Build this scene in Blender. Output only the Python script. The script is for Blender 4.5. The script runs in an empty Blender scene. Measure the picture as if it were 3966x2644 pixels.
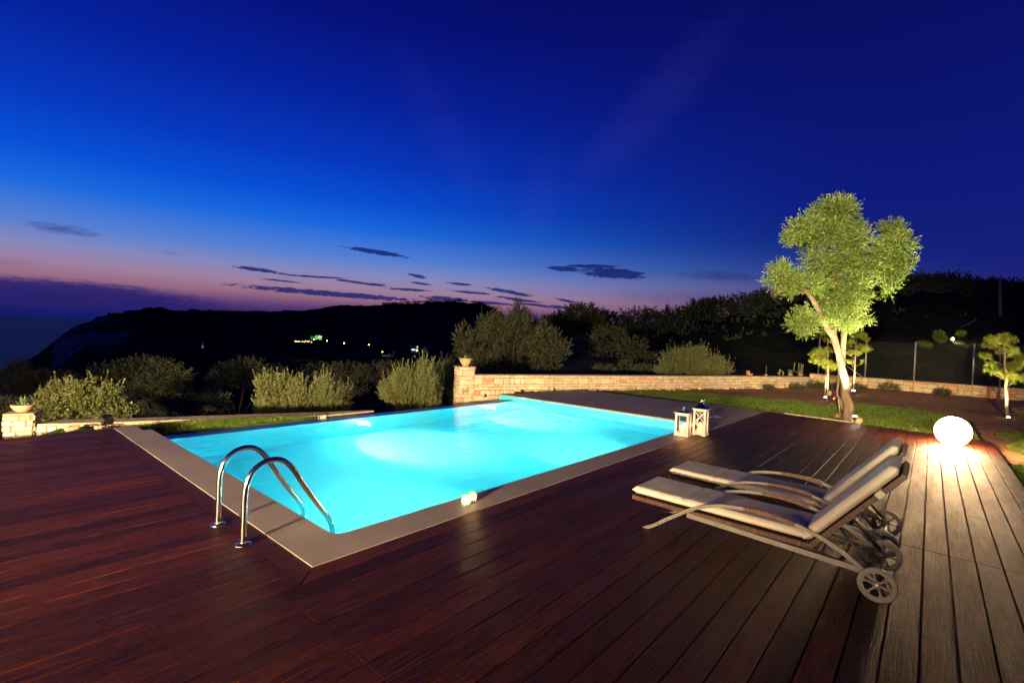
import bpy, math, random
import numpy as np
from mathutils import Vector, Matrix
R_ = math.radians
rng = np.random.default_rng(7)
random.seed(7)
sc = bpy.context.scene
COL = sc.collection

# ------------------------------------------------------------------ camera
FPX, YAW, PITCH, ROLL, CAMH = 1884.15, 0.711139, 0.0107221, -0.0433288, 1.65
def _rot():
    cyw, syw, cp, sp = math.cos(YAW), math.sin(YAW), math.cos(PITCH), math.sin(PITCH)
    fwd = np.array([cyw*cp, syw*cp, -sp]); right = np.array([syw, -cyw, 0.]); down = np.cross(fwd, right)
    cr, sr = math.cos(ROLL), math.sin(ROLL)
    return np.array([right*cr+down*sr, -right*sr+down*cr, fwd])
CR = _rot(); CAM = np.array([0., 0., CAMH])
def ray(x, y): return CR.T @ np.array([(x-1983)/FPX, (y-1322)/FPX, 1.])
def at(x, y, z=0.):                       # point of the photograph on the level z
    d = ray(x, y); return CAM+d*((z-CAMH)/d[2])
def dep(x, y, d): return CAM+ray(x, y)*d  # ... at a distance d in front of the camera
def dist_of(P): return float((np.asarray(P)-CAM) @ CR[2])
cam_d = bpy.data.cameras.new('camera'); cam = bpy.data.objects.new('camera', cam_d); COL.objects.link(cam)
m = Matrix([[CR[0][i], -CR[1][i], -CR[2][i]] for i in range(3)])
cam.matrix_world = Matrix.Translation(CAM) @ m.to_4x4()
cam_d.sensor_width = 36.; cam_d.lens = FPX/3966*36; cam_d.clip_start = .05; cam_d.clip_end = 90000
sc.camera = cam
sc.view_settings.view_transform = 'Standard'; sc.view_settings.look = 'None'
sc.view_settings.exposure = 0; sc.view_settings.gamma = 1
sc.cycles.use_denoising = True
sc.cycles.max_bounces = 10; sc.cycles.diffuse_bounces = 4; sc.cycles.glossy_bounces = 4
sc.cycles.transmission_bounces = 8; sc.cycles.transparent_max_bounces = 12
sc.cycles.sample_clamp_indirect = 40; sc.cycles.blur_glossy = 0.5

def lin(r, g, b):
    f = lambda c: (c/12.92 if c <= .04045 else ((c+.055)/1.055)**2.4)
    return (f(r/255), f(g/255), f(b/255), 1.)

# ------------------------------------------------------------------ node helper
class NT:
    def __init__(s, tree): s.t = tree; s.n = tree.nodes; s.l = tree.links
    def node(s, typ, **kw):
        n = s.n.new(typ)
        for k, v in kw.items(): setattr(n, k, v)
        return n
    def link(s, a, b): s.l.new(a, b)
    def put(s, sock, v):
        if isinstance(v, bpy.types.NodeSocket): s.l.new(v, sock)
        elif v is not None: sock.default_value = v
    def math(s, op, a, b=None, c=None, clamp=False):
        n = s.n.new('ShaderNodeMath'); n.operation = op; n.use_clamp = clamp
        s.put(n.inputs[0], a)
        if b is not None: s.put(n.inputs[1], b)
        if c is not None: s.put(n.inputs[2], c)
        return n.outputs[0]
    def step(s, v, a, b, to0=0., to1=1.):
        n = s.n.new('ShaderNodeMapRange'); n.interpolation_type = 'SMOOTHSTEP'
        s.put(n.inputs['Value'], v); s.put(n.inputs['From Min'], a); s.put(n.inputs['From Max'], b)
        s.put(n.inputs['To Min'], to0); s.put(n.inputs['To Max'], to1)
        return n.outputs[0]
    def mix(s, f, a, b, mode='MIX'):
        n = s.n.new('ShaderNodeMix'); n.data_type = 'RGBA'; n.blend_type = mode
        s.put(n.inputs[0], f); s.put(n.inputs[6], a); s.put(n.inputs[7], b)
        return n.outputs[2]
    def ramp(s, f, stops):
        n = s.n.new('ShaderNodeValToRGB'); e = n.color_ramp.elements
        while len(e) > 1: e.remove(e[-1])
        e[0].position = stops[0][0]; e[0].color = stops[0][1]
        for p, c in stops[1:]:
            q = e.new(p); q.color = c
        s.put(n.inputs[0], f); return n.outputs[0]
    def noise(s, vec, scale=5., detail=4., rough=.5, dist=0.):
        n = s.n.new('ShaderNodeTexNoise'); s.put(n.inputs['Vector'], vec)
        n.inputs['Scale'].default_value = scale; n.inputs['Detail'].default_value = detail
        n.inputs['Roughness'].default_value = rough; n.inputs['Distortion'].default_value = dist
        return n.outputs[0]
    def mapping(s, vec, scale=(1, 1, 1), loc=(0, 0, 0), rot=(0, 0, 0)):
        n = s.n.new('ShaderNodeMapping'); s.put(n.inputs[0], vec)
        n.inputs['Scale'].default_value = scale; n.inputs['Location'].default_value = loc
        n.inputs['Rotation'].default_value = rot
        return n.outputs[0]

# ------------------------------------------------------------------ world: dusk sky by direction
w = bpy.data.worlds.new('World'); sc.world = w; w.use_nodes = True
W = NT(w.node_tree); W.n.clear()
tc = W.node('ShaderNodeTexCoord'); sep = W.node('ShaderNodeSeparateXYZ'); W.link(tc.outputs['Generated'], sep.inputs[0])
DEG = 180/math.pi
el = W.math('MULTIPLY', W.math('ARCSINE', W.math('MULTIPLY', sep.outputs[2], .99999)), DEG)
az = W.math('MULTIPLY', W.math('ARCTAN2', sep.outputs[1], sep.outputs[0]), DEG)
daz = W.math('ABSOLUTE', W.math('SUBTRACT', az, 76.))
daz = W.math('MINIMUM', daz, W.math('SUBTRACT', 360., daz))
EL = 60.
def st(lst): return [((e+2)/EL, lin(*c)) for e, c in lst]
e01 = W.math('DIVIDE', W.math('ADD', el, 2.), EL, clamp=True)
west = W.ramp(e01, st([(-2, (14, 22, 92)), (.4, (20, 28, 104)), (1.3, (48, 34, 104)), (2.3, (96, 64, 116)), (3.4, (152, 106, 132)), (4.6, (158, 128, 158)),
    (6.2, (130, 136, 190)), (8.0, (84, 128, 210)), (11, (28, 106, 222)), (14, (8, 80, 214)), (18, (7, 56, 190)), (24, (6, 34, 158)), (31, (6, 17, 122)), (40, (5, 8, 84)), (56, (4, 4, 60))]))
east = W.ramp(e01, st([(-2, (14, 18, 70)), (0, (28, 24, 84)), (4, (32, 28, 104)), (8, (22, 32, 120)), (15, (13, 26, 122)), (25, (10, 18, 106)), (38, (6, 9, 82)), (56, (4, 4, 58))]))
lowglow = W.step(el, 2., 13., 20., 0.)
col = W.mix(W.step(W.math('SUBTRACT', daz, lowglow), 8., 74.), west, east)
def azel(x, y):                             # 2352-px picture coordinates -> azimuth / elevation in degrees
    d = ray(x*1.68622, y*1.68622); return math.degrees(math.atan2(d[1], d[0])), math.degrees(math.atan2(d[2], math.hypot(d[0], d[1])))
cv = W.node('ShaderNodeCombineXYZ'); W.link(az, cv.inputs[0]); W.link(el, cv.inputs[1])
n_big = W.noise(W.mapping(cv.outputs[0], (.10, .55, 1)), 1.0, 5, .6)
n_fine = W.noise(W.mapping(cv.outputs[0], (.8, 3.4, 1), (3, 1, 0)), 1.0, 6, .7)
nz = W.math('ADD', W.math('MULTIPLY', W.math('SUBTRACT', n_big, .5), 1.6), W.math('MULTIPLY', W.math('SUBTRACT', n_fine, .5), 3.4))
grp = bpy.data.node_groups.new('cloud_streak', 'ShaderNodeTree')
for nm in ('az', 'el', 'az0', 'el0', 'cos', 'sin', 'len', 'thick', 'noise', 'soft'):
    grp.interface.new_socket(nm, in_out='INPUT', socket_type='NodeSocketFloat')
grp.interface.new_socket('mask', in_out='OUTPUT', socket_type='NodeSocketFloat')
G = NT(grp); gi = G.node('NodeGroupInput'); go = G.node('NodeGroupOutput'); I = {s.name: s for s in gi.outputs if s.name}
dx = G.math('SUBTRACT', I['az'], I['az0']); dy = G.math('SUBTRACT', I['el'], I['el0'])
uu = G.math('DIVIDE', G.math('ADD', G.math('MULTIPLY', dx, I['cos']), G.math('MULTIPLY', dy, I['sin'])), I['len'])
vv = G.math('DIVIDE', G.math('SUBTRACT', G.math('MULTIPLY', dy, I['cos']), G.math('MULTIPLY', dx, I['sin'])), I['thick'])
rr = G.math('ADD', G.math('MULTIPLY', uu, uu), G.math('MULTIPLY', vv, vv))
G.link(G.step(G.math('ADD', G.math('SUBTRACT', 1., rr), I['noise']), 0., I['soft']), go.inputs[0])
def streak(x0, y0, x1, y1, th, soft=.5, namp=1.):
    a0, e0 = azel(x0, y0); a1, e1 = azel(x1, y1); L = math.hypot(a1-a0, e1-e0)/2
    g = W.node('ShaderNodeGroup', node_tree=grp)
    W.link(az, g.inputs['az']); W.link(el, g.inputs['el'])
    g.inputs['az0'].default_value = (a0+a1)/2; g.inputs['el0'].default_value = (e0+e1)/2
    g.inputs['cos'].default_value = (a1-a0)/2/L; g.inputs['sin'].default_value = (e1-e0)/2/L
    g.inputs['len'].default_value = L; g.inputs['thick'].default_value = th; g.inputs['soft'].default_value = soft
    W.put(g.inputs['noise'], W.math('MULTIPLY', nz, namp)); return g.outputs[0]
clouds = None
for a in ((780, 566, 942, 590, .28), (518, 608, 662, 629, .22), (655, 631, 800, 640, .12), (530, 655, 960, 690, .34), (925, 628, 992, 640, .2), (940, 648, 990, 654, .14),
          (880, 662, 995, 668, .16), (760, 640, 900, 660, .16), (1018, 649, 1095, 656, .16), (1115, 660, 1235, 682, .26), (960, 682, 1080, 690, .3), (1130, 680, 1255, 697, .2),
          (1255, 614, 1330, 620, .3), (1300, 610, 1420, 612, .22), (1335, 622, 1500, 636, .62), (1270, 684, 1330, 697, .16), (690, 668, 850, 684, .2), (1040, 668, 1130, 676, .14), (1180, 694, 1290, 708, .16), (600, 640, 700, 650, .1), (840, 650, 900, 656, .1), (1250, 700, 1340, 712, .14), (1060, 690, 1180, 700, .2)):
    s_ = streak(*a)
    clouds = s_ if clouds is None else W.math('MAXIMUM', clouds, s_)
soft = None
for a, k in (((40, 512, 240, 540, .55, 1.6, .7), .7), ((-330, 640, 560, 706, 1.5, .8, .35), .9), ((1530, 628, 1790, 638, .7, 1.8, .5), .75), ((1350, 672, 1900, 700, 1.4, 2.2, .5), .55),
             ((-200, 590, 130, 605, .5, 2.2, .5), .35), ((350, 575, 440, 588, .3, 2, .5), .3)):
    s_ = W.math('MULTIPLY', streak(*a), k)
    soft = s_ if soft is None else W.math('MAXIMUM', soft, s_)
col = W.mix(soft, col, lin(38, 32, 108))
col = W.mix(W.math('MULTIPLY', clouds, .92), col, lin(26, 36, 108))
veil = None                                  # two faint high bands of thin cloud
for a in ((1230, 500, 1760, -60, 3.6, 2.2, .35), (1180, 540, 870, 20, 3.4, 3., .3), (1190, 640, 1280, 300, 3.6, 2.6, .3)):
    s_ = streak(*a); veil = s_ if veil is None else W.math('MAXIMUM', veil, s_)
col = W.mix(W.math('MULTIPLY', veil, .13), col, lin(84, 88, 204))
bg = W.node('ShaderNodeBackground'); W.link(col, bg.inputs[0]); bg.inputs[1].default_value = 1.
wo = W.node('ShaderNodeOutputWorld'); W.link(bg.outputs[0], wo.inputs[0])

# ------------------------------------------------------------------ lamps
def lamp(name, kind, loc, power, color, size=.1, target=None, cone=None, blend=.6, spread=None):
    d = bpy.data.lights.new(name, kind); d.energy = power; d.color = color
    if kind == 'AREA': d.shape = 'DISK'; d.size = size
    else: d.shadow_soft_size = size
    if kind == 'SPOT': d.spot_size = R_(cone); d.spot_blend = blend
    if spread: d.spread = R_(spread)
    o = bpy.data.objects.new(name, d); COL.objects.link(o); o.location = loc
    if target is not None:
        o.rotation_euler = (Vector(target)-Vector(loc)).to_track_quat('-Z', 'Y').to_euler()
    return o
WARM = (1., .64, .30); WARM2 = (1., .74, .42)
# the villa's terrace lamps, behind the photographer, and two added floods
lamp('villa_lamp', 'SPOT', (-13., 1.2, 3.0), 4000, (1., .68, .36), .8, (4, 6, 0), 130, .8)
lamp('villa_lamp', 'SPOT', (-4.5, -7.5, 3.2), 60, (1., .68, .38), .3, (5, 2, 0), 120, .8)
lamp('villa_lamp', 'SPOT', (-9., 9., 3.2), 2600, (1., .70, .40), .6, (4, 1, .5), 80, .8)
lamp('villa_side_flood', 'SPOT', (-12., -1., 1.5), 66000, (1., .72, .40), .3, (11.2, 13.4, 1.9), 58, .8)
lamp('villa_side_flood', 'SPOT', (-6., -3., 1.5), 7500, (1., .72, .40), .3, (1.2, 16., 0.), 62, .7)  # extra flood added to brighten the trees and shrubs on the left
lamp('villa_side_flood', 'SPOT', (-12., -1.6, 3.8), 60000, (1., .82, .42), .3, (14.6, 1.6, 3.7), 22, .7)  # extra narrow flood added to brighten the olive crown, passing above the loungers

# ------------------------------------------------------------------ mesh builder
class MB:
    def __init__(s): s.v = []; s.f = {}; s.n = 0; s.c = []; s.hascol = False
    def add(s, v, f, col=None):
        v = np.asarray(v, float).reshape(-1, 3); s.v.append(v)
        if col is not None: s.hascol = True
        c = np.ones((len(v), 3))*.5 if col is None else np.broadcast_to(np.asarray(col, float), (len(v), 3)); s.c.append(c)
        if isinstance(f, np.ndarray): s.f.setdefault(f.shape[1], []).append(f+s.n)
        else:
            for q in f: s.f.setdefault(len(q), []).append(np.array([q])+s.n)
        s.n += len(v); return s
    def box(s, c, d, rz=0., col=None, rot=None, bev=0.):
        dx, dy, dz = [x/2 for x in d]
        if bev > 0:
            b = min(bev, dx*.9, dy*.9, dz*.9); P = []
            for z, k in ((-dz, b), (-dz+b, 0), (dz-b, 0), (dz, b)):
                for sx, sy in ((-1, -1), (1, -1), (1, 1), (-1, 1)):
                    if k: P.append((sx*(dx-k), sy*(dy-k), z))
                    else:
                        P.append((sx*dx, sy*dy, z))
            v = np.array(P); F = [(3, 2, 1, 0), (12, 13, 14, 15)]
            for r in range(3):
                for i in range(4): j = (i+1) % 4; F.append((r*4+i, r*4+j, r*4+4+j, r*4+4+i))
        else:
            v = np.array([(x, y, z) for z in (-dz, dz) for x, y in ((-dx, -dy), (dx, -dy), (dx, dy), (-dx, dy))])
            F = [(3, 2, 1, 0), (4, 5, 6, 7), (0, 1, 5, 4), (1, 2, 6, 5), (2, 3, 7, 6), (3, 0, 4, 7)]
        if rot is not None: v = v @ np.array(rot).T
        if rz: c_, s_ = math.cos(rz), math.sin(rz); v = v @ np.array([[c_, s_, 0], [-s_, c_, 0], [0, 0, 1]])
        return s.add(v+np.array(c), F, col)
    def bar(s, a, b, wd, th, up=(0, 0, 1), col=None, bev=0.):   # rectangular bar from a to b
        a = np.array(a, float); b = np.array(b, float); x = b-a; L = np.linalg.norm(x); x /= L
        y = np.cross(up, x); y /= np.linalg.norm(y); z = np.cross(x, y)
        return s.box((a+b)/2, (L, wd, th), rot=np.array([x, y, z]).T, col=col, bev=bev)
    def tube(s, P, r, n=10, cap=True, col=None, flat=None, wob=0., seed=0):
        P = np.array(P, float); k = len(P); r = np.broadcast_to(np.array(r, float), (k,))
        T = np.gradient(P, axis=0); T /= np.linalg.norm(T, axis=1)[:, None]
        ref = np.array([0, 0, 1.]) if abs(T[0][2]) < .9 else np.array([1., 0, 0])
        u = np.cross(T[0], ref); u /= np.linalg.norm(u); V = []
        th = np.linspace(0, 2*math.pi, n, endpoint=False); rg = np.random.default_rng(seed)
        ph = rg.uniform(0, 6.28, 4)
        for i in range(k):
            u = u-T[i]*(u @ T[i]); u /= np.linalg.norm(u); vv_ = np.cross(T[i], u)
            rr_ = r[i]*(1+wob*(np.sin(3*th+ph[0]+i*.35)+.6*np.sin(5*th+ph[1]-i*.5)+.5*np.sin(2*th+ph[2]+i*.8)))
            V.append(P[i]+np.outer(np.cos(th)*rr_, u)+np.outer(np.sin(th)*rr_, vv_))
        V = np.concatenate(V); F = []
        i0 = np.arange(k-1)[:, None]*n; j = np.arange(n)[None, :]; jn = (j+1) % n
        F = np.stack([i0+j, i0+jn, i0+n+jn, i0+n+j], -1).reshape(-1, 4)
        s.add(V, F, col)
        if cap:
            s.f.setdefault(n, []).append((np.arange(n)[::-1][None])+s.n-len(V)); s.f[n].append((np.arange(n)[None])+s.n-n)
        return s
    def lathe(s, prof, c, n=24, col=None, ax=None):
        th = np.linspace(0, 2*math.pi, n, endpoint=False); V = []
        for r, z in prof: V.append(np.stack([np.cos(th)*r, np.sin(th)*r, np.full(n, z)], 1))
        V = np.concatenate(V); k = len(prof)
        if ax is not None: V = V @ np.array(ax).T
        i0 = np.arange(k-1)[:, None]*n; j = np.arange(n)[None, :]; jn = (j+1) % n
        F = np.stack([i0+j, i0+jn, i0+n+jn, i0+n+j], -1).reshape(-1, 4)
        return s.add(V+np.array(c), F, col)
    def build(s, name, mat, parent=None, smooth=False, origin=None):
        V = np.concatenate(s.v); o0 = np.array(parent['_base']) if parent is not None and '_base' in parent else np.zeros(3)
        if parent is not None and parent.type == 'MESH': o0 = np.array(parent.get('_base', (0, 0, 0)))
        if origin is not None: o0 = np.array(origin, float)
        me = bpy.data.meshes.new(name); V = V-o0
        tot = []; idx = []
        for k, fs in s.f.items():
            a = np.concatenate(fs); idx.append(a.ravel()); tot.append(np.full(len(a), k))
        idx = np.concatenate(idx); tot = np.concatenate(tot)
        me.vertices.add(len(V)); me.vertices.foreach_set('co', V.ravel().astype(np.float32))
        me.loops.add(len(idx)); me.loops.foreach_set('vertex_index', idx.astype(np.int32))
        me.polygons.add(len(tot)); me.polygons.foreach_set('loop_start', np.concatenate([[0], np.cumsum(tot)[:-1]]).astype(np.int32))
        me.polygons.foreach_set('loop_total', tot.astype(np.int32))
        me.polygons.foreach_set('use_smooth', np.full(len(tot), bool(smooth)))
        if s.hascol:
            ca = me.color_attributes.new('Col', 'FLOAT_COLOR', 'POINT'); cc = np.concatenate(s.c)
            ca.data.foreach_set('color', np.concatenate([cc, np.ones((len(cc), 1))], 1).ravel().astype(np.float32))
        me.update(calc_edges=True)
        if mat: me.materials.append(mat)
        o = bpy.data.objects.new(name, me); COL.objects.link(o)
        if parent is not None: o.parent = parent
        if origin is not None: o.location = origin
        o['_base'] = [float(x) for x in o0]
        return o
def tag(o, label, cat, group=None, kind=None):
    o['label'] = label; o['category'] = cat
    if group: o['group'] = group
    if kind: o['kind'] = kind
    return o
def struct(o): o['kind'] = 'structure'; return o
def thing(name, label, cat, base, group=None):
    o = bpy.data.objects.new(name, None); COL.objects.link(o); o.location = [float(x) for x in base]
    o.empty_display_size = .1; o['_base'] = [float(x) for x in base]
    return tag(o, label, cat, group)
def dup(root, off, label):
    def cp(o, par):
        c = o.copy(); COL.objects.link(c)
        if par is not None: c.parent = par
        for ch in [x for x in bpy.data.objects if x.parent == o]: cp(ch, c)
        return c
    r = cp(root, None); r.location = Vector(root.location)+Vector(off); r['label'] = label; return r

# ------------------------------------------------------------------ materials
def mat(name, c1, c2=None, rough=.6, metal=0., scale=6., stretch=(1, 1, 1), bump=0., bscale=60., bdist=.002, attr=0., detail=5., coat=0., spec=.5, emis=None, estr=0., trans=0., rvar=0.):
    m_ = bpy.data.materials.new(name); m_.use_nodes = True; N = NT(m_.node_tree); N.n.clear()
    b = N.node('ShaderNodeBsdfPrincipled'); o = N.node('ShaderNodeOutputMaterial'); N.link(b.outputs[0], o.inputs[0])
    t = N.node('ShaderNodeTexCoord').outputs['Object']
    c1 = (*c1[:3], 1.); c2 = c1 if c2 is None else (*c2[:3], 1.)
    f = N.noise(N.mapping(t, stretch), scale, detail, .6)
    c = N.mix(N.step(f, .3, .7), c1, c2)
    if attr:
        a = N.node('ShaderNodeVertexColor', layer_name='Col'); c = N.mix(attr, c, N.mix(1., c, a.outputs[0], 'MULTIPLY'))
        c = N.mix(attr, c, N.mix(1., c, (2, 2, 2, 1), 'MULTIPLY')) if False else c
    N.put(b.inputs['Base Color'], c)
    if rvar: N.put(b.inputs['Roughness'], N.math('ADD', rough-rvar/2, N.math('MULTIPLY', N.noise(t, scale*1.7, 4, .6), rvar)))
    else: b.inputs['Roughness'].default_value = rough
    b.inputs['Metallic'].default_value = metal; b.inputs['Specular IOR Level'].default_value = spec
    if coat: b.inputs['Coat Weight'].default_value = coat
    if emis: b.inputs['Emission Color'].default_value = (*emis[:3], 1.); b.inputs['Emission Strength'].default_value = estr
    if trans: b.inputs['Transmission Weight'].default_value = trans
    if bump:
        bp = N.node('ShaderNodeBump'); bp.inputs['Strength'].default_value = bump; bp.inputs['Distance'].default_value = bdist
        N.put(bp.inputs['Height'], N.noise(N.mapping(t, stretch), bscale, 5, .6)); N.link(bp.outputs[0], b.inputs['Normal'])
    m_['b'] = b.name
    return m_
def emit(name, color, strength):
    m_ = bpy.data.materials.new(name); m_.use_nodes = True; N = NT(m_.node_tree); N.n.clear()
    e = N.node('ShaderNodeEmission'); o = N.node('ShaderNodeOutputMaterial'); N.link(e.outputs[0], o.inputs[0])
    e.inputs[0].default_value = (*color, 1.); e.inputs[1].default_value = strength; return m_
def leafmat(name, ca, cb, cc, rough=.5, trans=.25, spec=.4):
    m_ = bpy.data.materials.new(name); m_.use_nodes = True; N = NT(m_.node_tree); N.n.clear()
    a = N.node('ShaderNodeVertexColor', layer_name='Col'); s_ = N.node('ShaderNodeSeparateColor'); N.link(a.outputs[0], s_.inputs[0])
    c = N.mix(s_.outputs[0], (*ca, 1.), (*cb, 1.)); c = N.mix(N.step(s_.outputs[1], .62, 1.), c, (*cc, 1.))
    b = N.node('ShaderNodeBsdfPrincipled'); N.put(b.inputs['Base Color'], c); b.inputs['Roughness'].default_value = rough; b.inputs['Specular IOR Level'].default_value = spec
    t = N.node('ShaderNodeBsdfTranslucent'); N.put(t.inputs[0], N.mix(.5, c, (ca[0]*1.5, ca[1]*2.2, ca[2]*.8, 1.)))
    mx = N.node('ShaderNodeMixShader'); mx.inputs[0].default_value = trans; N.link(b.outputs[0], mx.inputs[1]); N.link(t.outputs[0], mx.inputs[2])
    o = N.node('ShaderNodeOutputMaterial'); N.link(mx.outputs[0], o.inputs[0]); return m_

M = {}
M['steel'] = mat('brushed_steel', (.62, .60, .57), (.50, .48, .46), .16, 1., 20, rvar=.08)
M['alu'] = mat('grey_aluminium', (.22, .20, .175), (.18, .165, .145), .4, .6, 30, bump=.1, bscale=200, bdist=.0005)
M['dark_metal'] = mat('dark_metal', (.035, .033, .032), (.06, .055, .05), .4, .8, 30)
M['black'] = mat('black_plastic', (.012, .012, .012), (.02, .02, .02), .45, 0., 30)
M['rubber'] = mat('grey_plastic', (.13, .12, .11), (.17, .155, .14), .5, 0., 40, bump=.1)
M['cushion'] = mat('cream_canvas', (.58, .52, .42), (.50, .44, .35), .9, 0., 5, bump=.35, bscale=420, bdist=.0012, spec=.2)
M['concrete'] = mat('smooth_concrete', (.26, .212, .172), (.19, .155, .13), .62, 0., 1.1, bump=.25, bscale=130, bdist=.0012, detail=8, rvar=.2)
M['tile_dark'] = mat('dark_blue_tile', (.012, .075, .36), (.016, .09, .42), .32, 0., 4, bump=.05, bscale=12, bdist=.002)
M['white_wood'] = mat('white_painted_wood', (.52, .47, .42), (.45, .40, .35), .55, 0., 12, bump=.15, bscale=80, bdist=.001)
M['wax'] = mat('glowing_wax', (.85, .62, .30), (.8, .55, .25), .5, 0., 8, emis=(1., .42, .10), estr=2.6)  # emission put into the wax for candlelight showing through it
M['terracotta'] = mat('terracotta', (.42, .17, .09), (.34, .12, .06), .8, 0., 9, bump=.3, bscale=60)
M['sand_clay'] = mat('pale_clay', (.52, .36, .18), (.44, .29, .14), .75, 0., 7, bump=.25, bscale=50)
M['bark'] = mat('bark', (.15, .10, .065), (.05, .036, .024), .85, 0., 9, (1, 1, .35), .8, 26, .02, detail=8)
M['bark_dark'] = mat('dark_bark', (.09, .06, .04), (.05, .035, .025), .9, 0., 9, (1, 1, .35), .6, 26, .015)
M['pale_wood'] = mat('cut_wood', (.25, .18, .11), (.15, .11, .07), .8, 0., 14, bump=.3)
M['rock'] = mat('limestone', (.42, .33, .22), (.28, .21, .14), .9, 0., 8, bump=.6, bscale=30, bdist=.01)
M['fence_metal'] = mat('galvanised_metal', (.40, .38, .35), (.32, .30, .28), .5, .5, 20)
M['red'] = mat('red_paint', (.5, .02, .015), None, .4)
M['brass'] = mat('brass', (.7, .5, .25), None, .3, 1.)
M['green_tie'] = mat('green_tie', (.02, .25, .14), None, .5)
M['plaster'] = mat('pale_plaster', (.5, .48, .44), (.42, .4, .38), .9, 0., 2)
M['rooftile'] = mat('dark_roof', (.10, .06, .05), None, .9)
M['twig'] = mat('dry_twigs', (.38, .27, .12), (.26, .17, .08), .9)
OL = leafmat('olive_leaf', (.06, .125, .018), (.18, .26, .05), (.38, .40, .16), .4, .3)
GR_DIM = leafmat('dim_lit_leaf', (.035, .045, .018), (.075, .085, .035), (.11, .11, .06), .6, .2)  # darker leaf tones, the dim light on these plants put into the colour
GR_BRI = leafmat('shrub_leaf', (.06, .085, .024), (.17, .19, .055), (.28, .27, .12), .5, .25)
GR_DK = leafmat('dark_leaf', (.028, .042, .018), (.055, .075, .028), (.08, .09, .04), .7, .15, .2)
PINE = leafmat('pine_needle', (.10, .15, .012), (.24, .28, .03), (.40, .34, .06), .5, .35)
SUCC = leafmat('succulent_leaf', (.08, .16, .06), (.16, .26, .10), (.25, .3, .14), .4, .1)
GRASS = leafmat('grass_blade', (.05, .10, .010), (.15, .22, .03), (.26, .28, .07), .6, .25, .2)

# stone: per-stone colour from the attribute
def stonemat(name, c1, c2, k=1.):
    m_ = bpy.data.materials.new(name); m_.use_nodes = True; N = NT(m_.node_tree); N.n.clear()
    b = N.node('ShaderNodeBsdfPrincipled'); o = N.node('ShaderNodeOutputMaterial'); N.link(b.outputs[0], o.inputs[0])
    t = N.node('ShaderNodeTexCoord').outputs['Object']; a = N.node('ShaderNodeVertexColor', layer_name='Col')
    c = N.mix(N.step(N.noise(t, 9, 6, .65), .3, .7), c1, c2); c = N.mix(1., c, a.outputs[0], 'MULTIPLY')
    N.put(b.inputs['Base Color'], c); b.inputs['Roughness'].default_value = .9
    bp = N.node('ShaderNodeBump'); bp.inputs['Strength'].default_value = .6; bp.inputs['Distance'].default_value = .008
    N.put(bp.inputs['Height'], N.noise(t, 28, 7, .65)); N.link(bp.outputs[0], b.inputs['Normal']); return m_
M['stone'] = stonemat('warm_stone', (.68, .57, .40, 1), (.55, .44, .29, 1))

# deck wood
def deckmat():
    m_ = bpy.data.materials.new('deck_wood'); m_.use_nodes = True; N = NT(m_.node_tree); N.n.clear()
    b = N.node('ShaderNodeBsdfPrincipled'); o = N.node('ShaderNodeOutputMaterial'); N.link(b.outputs[0], o.inputs[0])
    t = N.node('ShaderNodeTexCoord').outputs['Object']; a = N.node('ShaderNodeVertexColor', layer_name='Col')
    sp = N.node('ShaderNodeSeparateColor'); N.link(a.outputs[0], sp.inputs[0])
    off = N.node('ShaderNodeCombineXYZ'); N.put(off.inputs[0], N.math('MULTIPLY', sp.outputs[1], 40.)); N.put(off.inputs[2], N.math('MULTIPLY', sp.outputs[2], 9.))
    va = N.node('ShaderNodeVectorMath', operation='ADD'); N.link(t, va.inputs[0]); N.link(off.outputs[0], va.inputs[1]); tv = va.outputs[0]
    grain = N.noise(N.mapping(tv, (2.6, 60, 1)), 1.4, 8, .68, .5)
    blot = N.noise(N.mapping(tv, (1, 3.5, 1)), 1.1, 5, .6)
    red = N.mix(N.step(grain, .32, .72), lin(25, 10, 5), lin(92, 39, 18))
    grey = N.mix(N.step(grain, .25, .75), lin(34, 15, 8), lin(108, 57, 30))
    xs = N.node('ShaderNodeSeparateXYZ'); N.link(t, xs.inputs[0])
    worn = N.math('MULTIPLY', N.step(N.math('SUBTRACT', xs.outputs[0], N.math('MULTIPLY', xs.outputs[1], .9)), 0., 9.), N.step(blot, .3, .7), clamp=True)
    c = N.mix(worn, red, grey)
    c = N.mix(1., c, N.ramp(sp.outputs[0], [(0, (.4, .34, .36, 1)), (.5, (.75, .72, .72, 1)), (1, (1.35, 1.2, 1.1, 1))]), 'MULTIPLY')
    N.put(b.inputs['Base Color'], c)
    N.put(b.inputs['Roughness'], N.math('ADD', .30, N.math('MULTIPLY', N.noise(N.mapping(tv, (1, 4, 1)), 2.2, 5, .6), .42)))
    b.inputs['Specular IOR Level'].default_value = .15
    rib = N.math('SINE', N.math('MULTIPLY', xs.outputs[1], 2*math.pi/.0083))
    wig = N.noise(N.mapping(tv, (7, 1.5, 1)), 3., 5, .6)
    h = N.math('ADD', N.math('ADD', N.math('MULTIPLY', rib, .30), N.math('MULTIPLY', grain, 1.3)), N.math('MULTIPLY', wig, 1.1))
    bp = N.node('ShaderNodeBump'); bp.inputs['Strength'].default_value = .75; bp.inputs['Distance'].default_value = .0035
    N.put(bp.inputs['Height'], h); N.link(bp.outputs[0], b.inputs['Normal']); return m_
M['deck'] = deckmat()

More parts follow.
